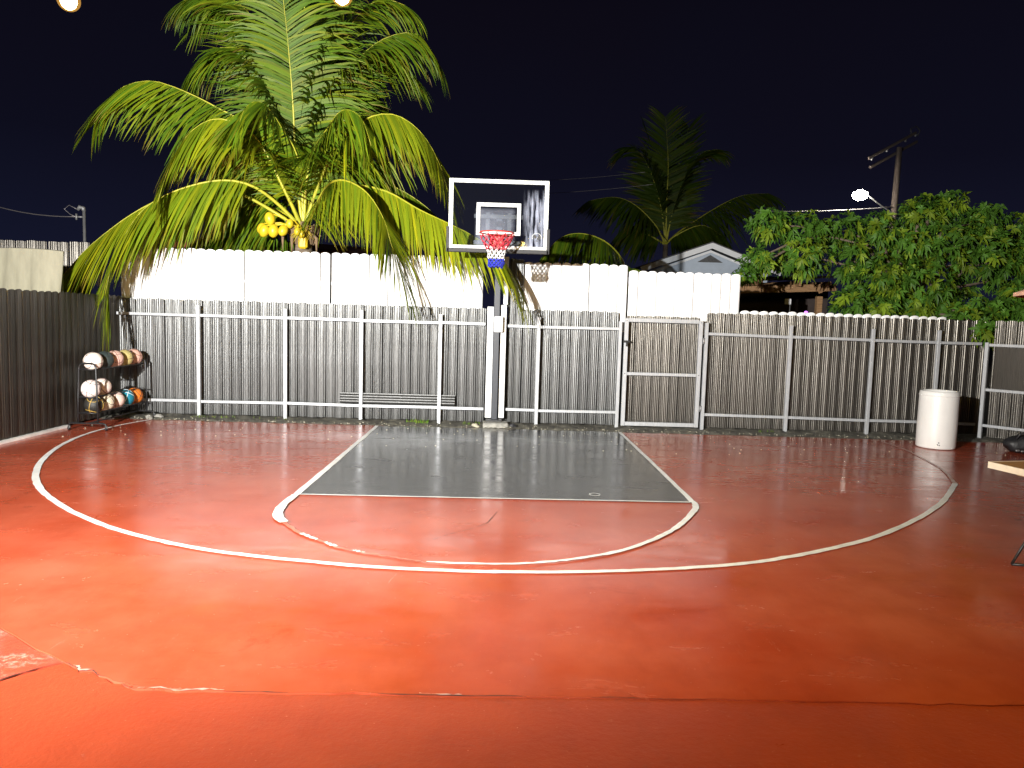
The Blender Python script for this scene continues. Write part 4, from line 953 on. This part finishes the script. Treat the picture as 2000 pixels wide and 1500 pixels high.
SY = 16.0
a = at(1448, 556, SY); c = at(1632, 552, SY); sw = thing('timber_shelter', ((a[0]+c[0])/2, SY+1, 0), 'open timber shelter with dark interior behind the right fence', 'shelter')
MB().bar((a[0]-.6, SY, a[2]-.15), (c[0]+.02, SY, c[2]-.10), .05, .16, .006).build('beam', M['wood'], sw)
for px in (1480, 1554, 1612):
    q = at(px, 560, SY); MB().bar((q[0], SY-.25, a[2]+.05), (q[0], SY+2.4, a[2]+.12), .05, .12, .004).build('rafter', M['wood'], sw)
MB().bar((at(1520, 575, SY)[0], SY-.035, a[2]-.12), (at(1556, 553, SY)[0], SY-.035, a[2]+.03), .012, .06).build('brace', M['wood'], sw)
MB().bar((at(1597, 575, SY)[0], SY-.035, a[2]-.12), (at(1628, 553, SY)[0], SY-.035, a[2]+.03), .012, .06).build('brace', M['wood'], sw)
q = at(1602, 600, SY); MB().box(q[0]-.06, q[0]+.06, SY+.03, SY+.15, 0, a[2]-.2, .006).build('post', M['wood'], sw)
MB().box(a[0]-.5, a[0]-.38, SY+.03, SY+.15, 0, a[2]-.2, .006).build('post', M['wood'], sw)
b_ = MB(); xs = np.linspace(a[0]-.7, c[0]+.1, 50); vs = [(x, y, a[2]+.12+.06*(y-SY+.3)/2.8+.012*math.sin(i*1.6)+(c[2]-a[2])*(i/49)) for i, x in enumerate(xs) for y in (SY-.35, SY+2.5)]
vs2 = [(v[0], v[1], v[2]+.004) for v in vs]; b_.add(vs, [(2*i, 2*i+1, 2*i+3, 2*i+2) for i in range(49)]); b_.add(vs2, [(2*i+1, 2*i, 2*i+2, 2*i+3) for i in range(49)]); b_.build('roof_sheet', M['galv'], sw)
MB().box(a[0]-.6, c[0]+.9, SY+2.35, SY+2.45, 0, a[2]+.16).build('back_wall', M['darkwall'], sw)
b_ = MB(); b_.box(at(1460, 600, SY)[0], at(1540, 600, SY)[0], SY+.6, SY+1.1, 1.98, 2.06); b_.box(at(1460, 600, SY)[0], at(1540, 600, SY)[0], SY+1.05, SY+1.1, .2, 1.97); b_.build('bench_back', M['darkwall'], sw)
q = at(1539, 589, SY+.2); tag(MB().box(q[0]-.07, q[0]+.07, SY+.2, SY+.21, q[2]-.06, q[2]+.06).build('paper_notice', M['paper']), 'small white notice hanging in the dark timber shelter', 'notice')
MB().tube([(q[0]+.05, SY+.205, .0), (q[0]+.05, SY+.205, q[2]-.06)], .012, 6).build('stake', M['grey'], bpy.data.objects['paper_notice'], world=True)
bpy.data.objects['stake'].location = (0, 0, 0)
q = at(1574, 611, SY-1.5); pl_ = thing('purple_lamp', q, 'tiny purple party light glowing inside the timber shelter', 'lamp')
MB().ball(q, .035, 10, 8).build('glow_ball', M['purple'], pl_); MB().tube([(q[0], q[1], 0), (q[0], q[1], q[2]-.03)], .01, 6).build('stem', M['black'], pl_)

# left: tarp-covered frame, corrugated wall, pole, red roof
t0 = at(0, 479, 10.9); t1 = at(122, 492, 10.9)
tp_ = thing('canvas_tarp', (-6.9, 10.9, 0), 'beige canvas tarp hung over a frame behind the left fence', 'tarp')
b_ = MB(); nx, nz = 60, 16; vs = []; x0, x1 = t1[0]-3.2, t1[0]
for j in range(nz+1):
    v = j/nz
    for i in range(nx+1):
        u = i/nx; x = x0+(x1-x0)*u; zt = t1[2]+(t0[2]-t1[2])*(1-u)*2.2*.6+.02*math.sin(u*9); fold = (.045*math.sin(u*46+2.0*v)+.03*math.sin(u*23+4)+.03*math.sin(u*97+v*3))*(.25+.75*v)
        xx = x-(.10*v*(u**6)); vs.append((xx+.03*math.sin(v*5+u*20)*v, 10.9+fold-.05*v, zt-1.5*v))
fs = [(j*(nx+1)+i, j*(nx+1)+i+1, (j+1)*(nx+1)+i+1, (j+1)*(nx+1)+i) for j in range(nz) for i in range(nx)]
b_.add(vs, fs, True)
tpv = vs[:nx+1]; b_.add([*tpv]+[(v[0], v[1]+.05, v[2]+.01) for v in tpv], [(i, nx+1+i, nx+2+i, i+1) for i in range(nx)], True)
ed = [vs[j*(nx+1)+nx] for j in range(nz+1)]; b_.add([*ed]+[(v[0]-.02, v[1]+.05, v[2]) for v in ed], [(j, j+1, nz+2+j, nz+1+j) for j in range(nz)], True)
cl_ = b_.build('canvas', M['tarp'], tp_)
for xx in (x1-.08, x0+.1):
    for yy_ in (11.0,): MB().tube([(xx, yy_, 0), (xx, yy_, t1[2]-.05)], .02, 8).build('frame_leg', M['grey'], tp_)
lw0 = at(0, 470, 14.2); lw1 = at(176, 473, 14.2)
cw = thing('corrugated_wall', ((lw0[0]+lw1[0])/2, 14.2, 0), 'grey corrugated metal wall top beyond the beige tarp', 'wall')
SL_C = slat_mesh('sheet_rib', PROF_G, .05, lw1[2]-.02, M['galv_dark'], .012)
slats(cw, SL_C, (lw0[0]-2.5, 14.2), (lw1[0], 14.2), pitch=.2, jz=.008, name='sheet_rib')
MB().box(lw0[0]-2.5, lw1[0], 14.23, 14.27, lw1[2]-.28, lw1[2]-.22).build('rail', M['grey'], cw)
pp = at(164, 410, 14.9); po = thing('service_mast', (pp[0], 14.9, 0), 'grey electric service mast with weatherhead above the corrugated wall', 'mast')
MB().tube([(pp[0], 14.9, 0), (pp[0], 14.9, pp[2]-.02)], .028, 10).build('pipe', M['grey'], po)
b_ = MB(); b_.tube([(pp[0], 14.9, pp[2]-.03), (pp[0]-.01, 14.9, pp[2]+.03), (pp[0]-.07, 14.88, pp[2]+.05), (pp[0]-.11, 14.87, pp[2]-.01)], [.034, .045, .042, .03], 10); b_.build('weatherhead', M['grey'], po)
b_ = MB(); b_.tube([(pp[0]-.02, 14.9, pp[2]-.14), (pp[0]-.14, 14.88, pp[2]-.14)], .018, 7); b_.tube([(pp[0]-.14, 14.88, pp[2]-.20), (pp[0]-.14, 14.88, pp[2]-.08)], .02, 7); b_.build('insulator', M['grey'], po)
b_ = MB(); w0 = at(-60, 385, 16); w1 = np.array([pp[0]-.15, 14.87, pp[2]-.14]); b_.tube([w0+(w1-w0)*t+np.array([0, 0, -.22*4*t*(1-t)*.5]) for t in np.linspace(0, 1, 14)], .010, 5)
w2 = w1; b_.tube([w1, w1+np.array([-.1, 0, .04]), w1+np.array([-.22, 0, .14]), w1+np.array([-.12, 0, .22]), (pp[0]-.11, 14.87, pp[2])], .006, 5)
tag(b_.build('overhead_wire', M['wire']), 'overhead service wire running to the mast on the left', 'wire')
rr0 = at(420, 476, 17); rr1 = at(556, 486, 17); rh = thing('red_roofed_shed', ((rr0[0]+rr1[0])/2, 18, 0), 'shed with dull red roof just behind the palm trunk', 'shed')
MB().box(rr0[0]-.6, rr1[0]+1.2, 17.1, 20, 0, rr1[2]-.12).build('wall', M['darkwall'], rh)
b_ = MB(); q = [(rr0[0]-1.0, 16.8, rr1[2]-.05), (rr1[0]+1.5, 16.8, rr1[2]-.12), (rr1[0]+1.5, 20.3, rr1[2]+.25), (rr0[0]-1.0, 20.3, rr1[2]+.45)]
b_.add(q+[(v[0], v[1], v[2]+.12) for v in q], [(0, 3, 2, 1), (4, 5, 6, 7), (0, 1, 5, 4), (1, 2, 6, 5), (2, 3, 7, 6), (3, 0, 4, 7)]); b_.build('roof', M['redroof'], rh)

# utility pole with street lamp
UY = 34.0
top = at(1757, 288, UY); up_ = thing('utility_pole', (top[0], UY, 0), 'wooden utility pole with double crossarm above the leafy tree', 'utility pole')
MB().tube([(top[0]-.25, UY, 0), (top[0]-.05, UY, 7), (top[0], UY, top[2])], [.17, .14, .12], 12).build('pole', M['polewood'], up_)
ca = at(1698, 318, UY-1.0); cb_ = at(1790, 268, UY+1.0)
for dy in (-.16, .16): MB().bar(ca+np.array([.0+dy*.8, dy, -dy]), cb_+np.array([.0+dy*.8, dy, -dy]), .09, .11, .008).build('crossarm', M['polewood'], up_)
for t in (.04, .35, .75, .97):
    q = ca+(cb_-ca)*t; MB().lathe(q+np.array([0, 0, .06]), [(.02, 0), (.05, .03), (.04, .07), (.06, .10), (.04, .16), (0, .18)], 10).build('insulator', M['grey'], up_)
b_ = MB(); b_.tube([cb_+np.array([-.25, 0, .1]), cb_+np.array([-.3, 0, .38]), cb_+np.array([-.05, 0, .5]), cb_+np.array([.15, 0, .32]), cb_+np.array([.05, 0, .05])], .025, 6); b_.build('jumper_cable', M['cable'], up_)
sl = at(1680, 381, UY-1.2); ab = at(1742, 415, UY-.1)
st_ = thing('street_lamp', (sl[0], sl[1], sl[2]), 'brightly lit white street lamp on a bracket of the utility pole', 'street lamp')
b_ = MB(); b_.tube([ab+np.array([.05, .1, -.05]), ab, ab*.5+sl*.5+np.array([0, 0, .08]), sl+np.array([.2, 0, .10])], .03, 7); b_.build('bracket', M['grey'], st_)
b_ = MB(); b_.ball(sl+np.array([.05, 0, .13]), .26, 16, 8, (1.3, .7, .35)); b_.build('housing', M['grey'], st_)
b_ = MB(); b_.ball(sl, .29, 18, 12, (1.15, .9, .8)); b_.build('lens', M['lampglow'], st_)
lamp_obj('street_bulb', 'POINT', sl+np.array([-.1, -.5, -.35]), 500, (1.0, .94, .82), .15, st_)
def wire(name, a, c, sag, label, r=.012, n_=16):
    b = MB(); a = np.array(a); c = np.array(c); b.tube([a+(c-a)*t+np.array([0, 0, -sag*4*t*(1-t)]) for t in np.linspace(0, 1, n_)], r, 5); return tag(b.build(name, M['wire']), label, 'wire')
wire('overhead_wire', at(1070, 352, 36), at(1260, 336, 33), .05, 'upper thin wire crossing the sky right of the backboard', .008)
wire('overhead_wire', at(1060, 378, 36), at(1275, 360, 33), .05, 'lower thin wire crossing the sky right of the backboard', .010)
wire('overhead_wire', at(1480, 412, 33.2), at(1742, 404, 33.8), .08, 'bright wire passing under the street lamp to the pole', .022)

# ------------------------------------------------------------------ warm string lights hanging over the court
SB = [at(134, -2, 3.6), at(668, -12, 3.6)]
dx_ = SB[1]-SB[0]
sl_ = thing('string_lights', (SB[0]+SB[1])/2, 'string of warm glowing bulbs hanging at the top of the picture', 'string lights')
allb = [SB[0]-dx_, SB[0], SB[1], SB[1]+dx_+np.array([0, -.1, .16]), SB[1]+2*dx_+np.array([0, -.2, .45])]
cbp = []
for i in range(len(allb)-1):
    a, c = allb[i]+np.array([0, 0, .13]), allb[i+1]+np.array([0, 0, .13])
    for t in np.linspace(0, 1, 9)[:-1]: cbp.append(a+(c-a)*t+np.array([0, 0, -.16*t*(1-t)]))
cbp.append(allb[-1]+np.array([0, 0, .13])); MB().tube(cbp, .006, 6).build('cable', M['cable'], sl_)
ag = bpy.data.materials.new('amber_halo_shell'); ag.use_nodes = True; n = ag.node_tree.nodes; l = ag.node_tree.links  # bulb halo put in as a translucent, faintly glowing shell
ae = n.new('ShaderNodeEmission'); ae.inputs[0].default_value = (1.0, .5, .10, 1); ae.inputs[1].default_value = 1.0
at_ = n.new('ShaderNodeBsdfTransparent'); am = n.new('ShaderNodeMixShader'); am.inputs[0].default_value = .3
l.new(at_.outputs[0], am.inputs[1]); l.new(ae.outputs[0], am.inputs[2]); l.new(am.outputs[0], n['Material Output'].inputs[0])
ag.cycles.emission_sampling = 'NONE'
def bulb_at(parent, q, en):
    MB().ball(q+np.array([0, 0, -.005]), .050, 20, 14).build('glow_ball', ag, parent)
    MB().lathe(q, [(.0, .125), (.016, .12), (.018, .055), (.014, .05)], 12).build('socket', M['black'], parent)
    b = MB().lathe(q, [(.014, .05), (.022, .03), (.034, .005), (.036, -.012), (.028, -.034), (.012, -.046), (0, -.048)], 16).build('bulb', M['bulb'], parent)
    lamp_obj('bulb_light', 'POINT', q+np.array([0, -.0, -.10]), en, (1.0, .66, .13), .03, parent)
for q in allb: bulb_at(sl_, q, 45)
# a second string, nearer, just above the picture
sl2 = thing('string_lights', (.3, 2.9, 3.3), 'second string of warm bulbs hanging nearer, above the picture', 'string lights')
n2 = [np.array([x, 2.5, 3.25]) for x in (-.6, 2.0, 4.6)]
MB().tube([q+np.array([0, 0, .13-.0]) for q in n2], .006, 6).build('cable', M['cable'], sl2)
for q in n2: bulb_at(sl2, q, 92)
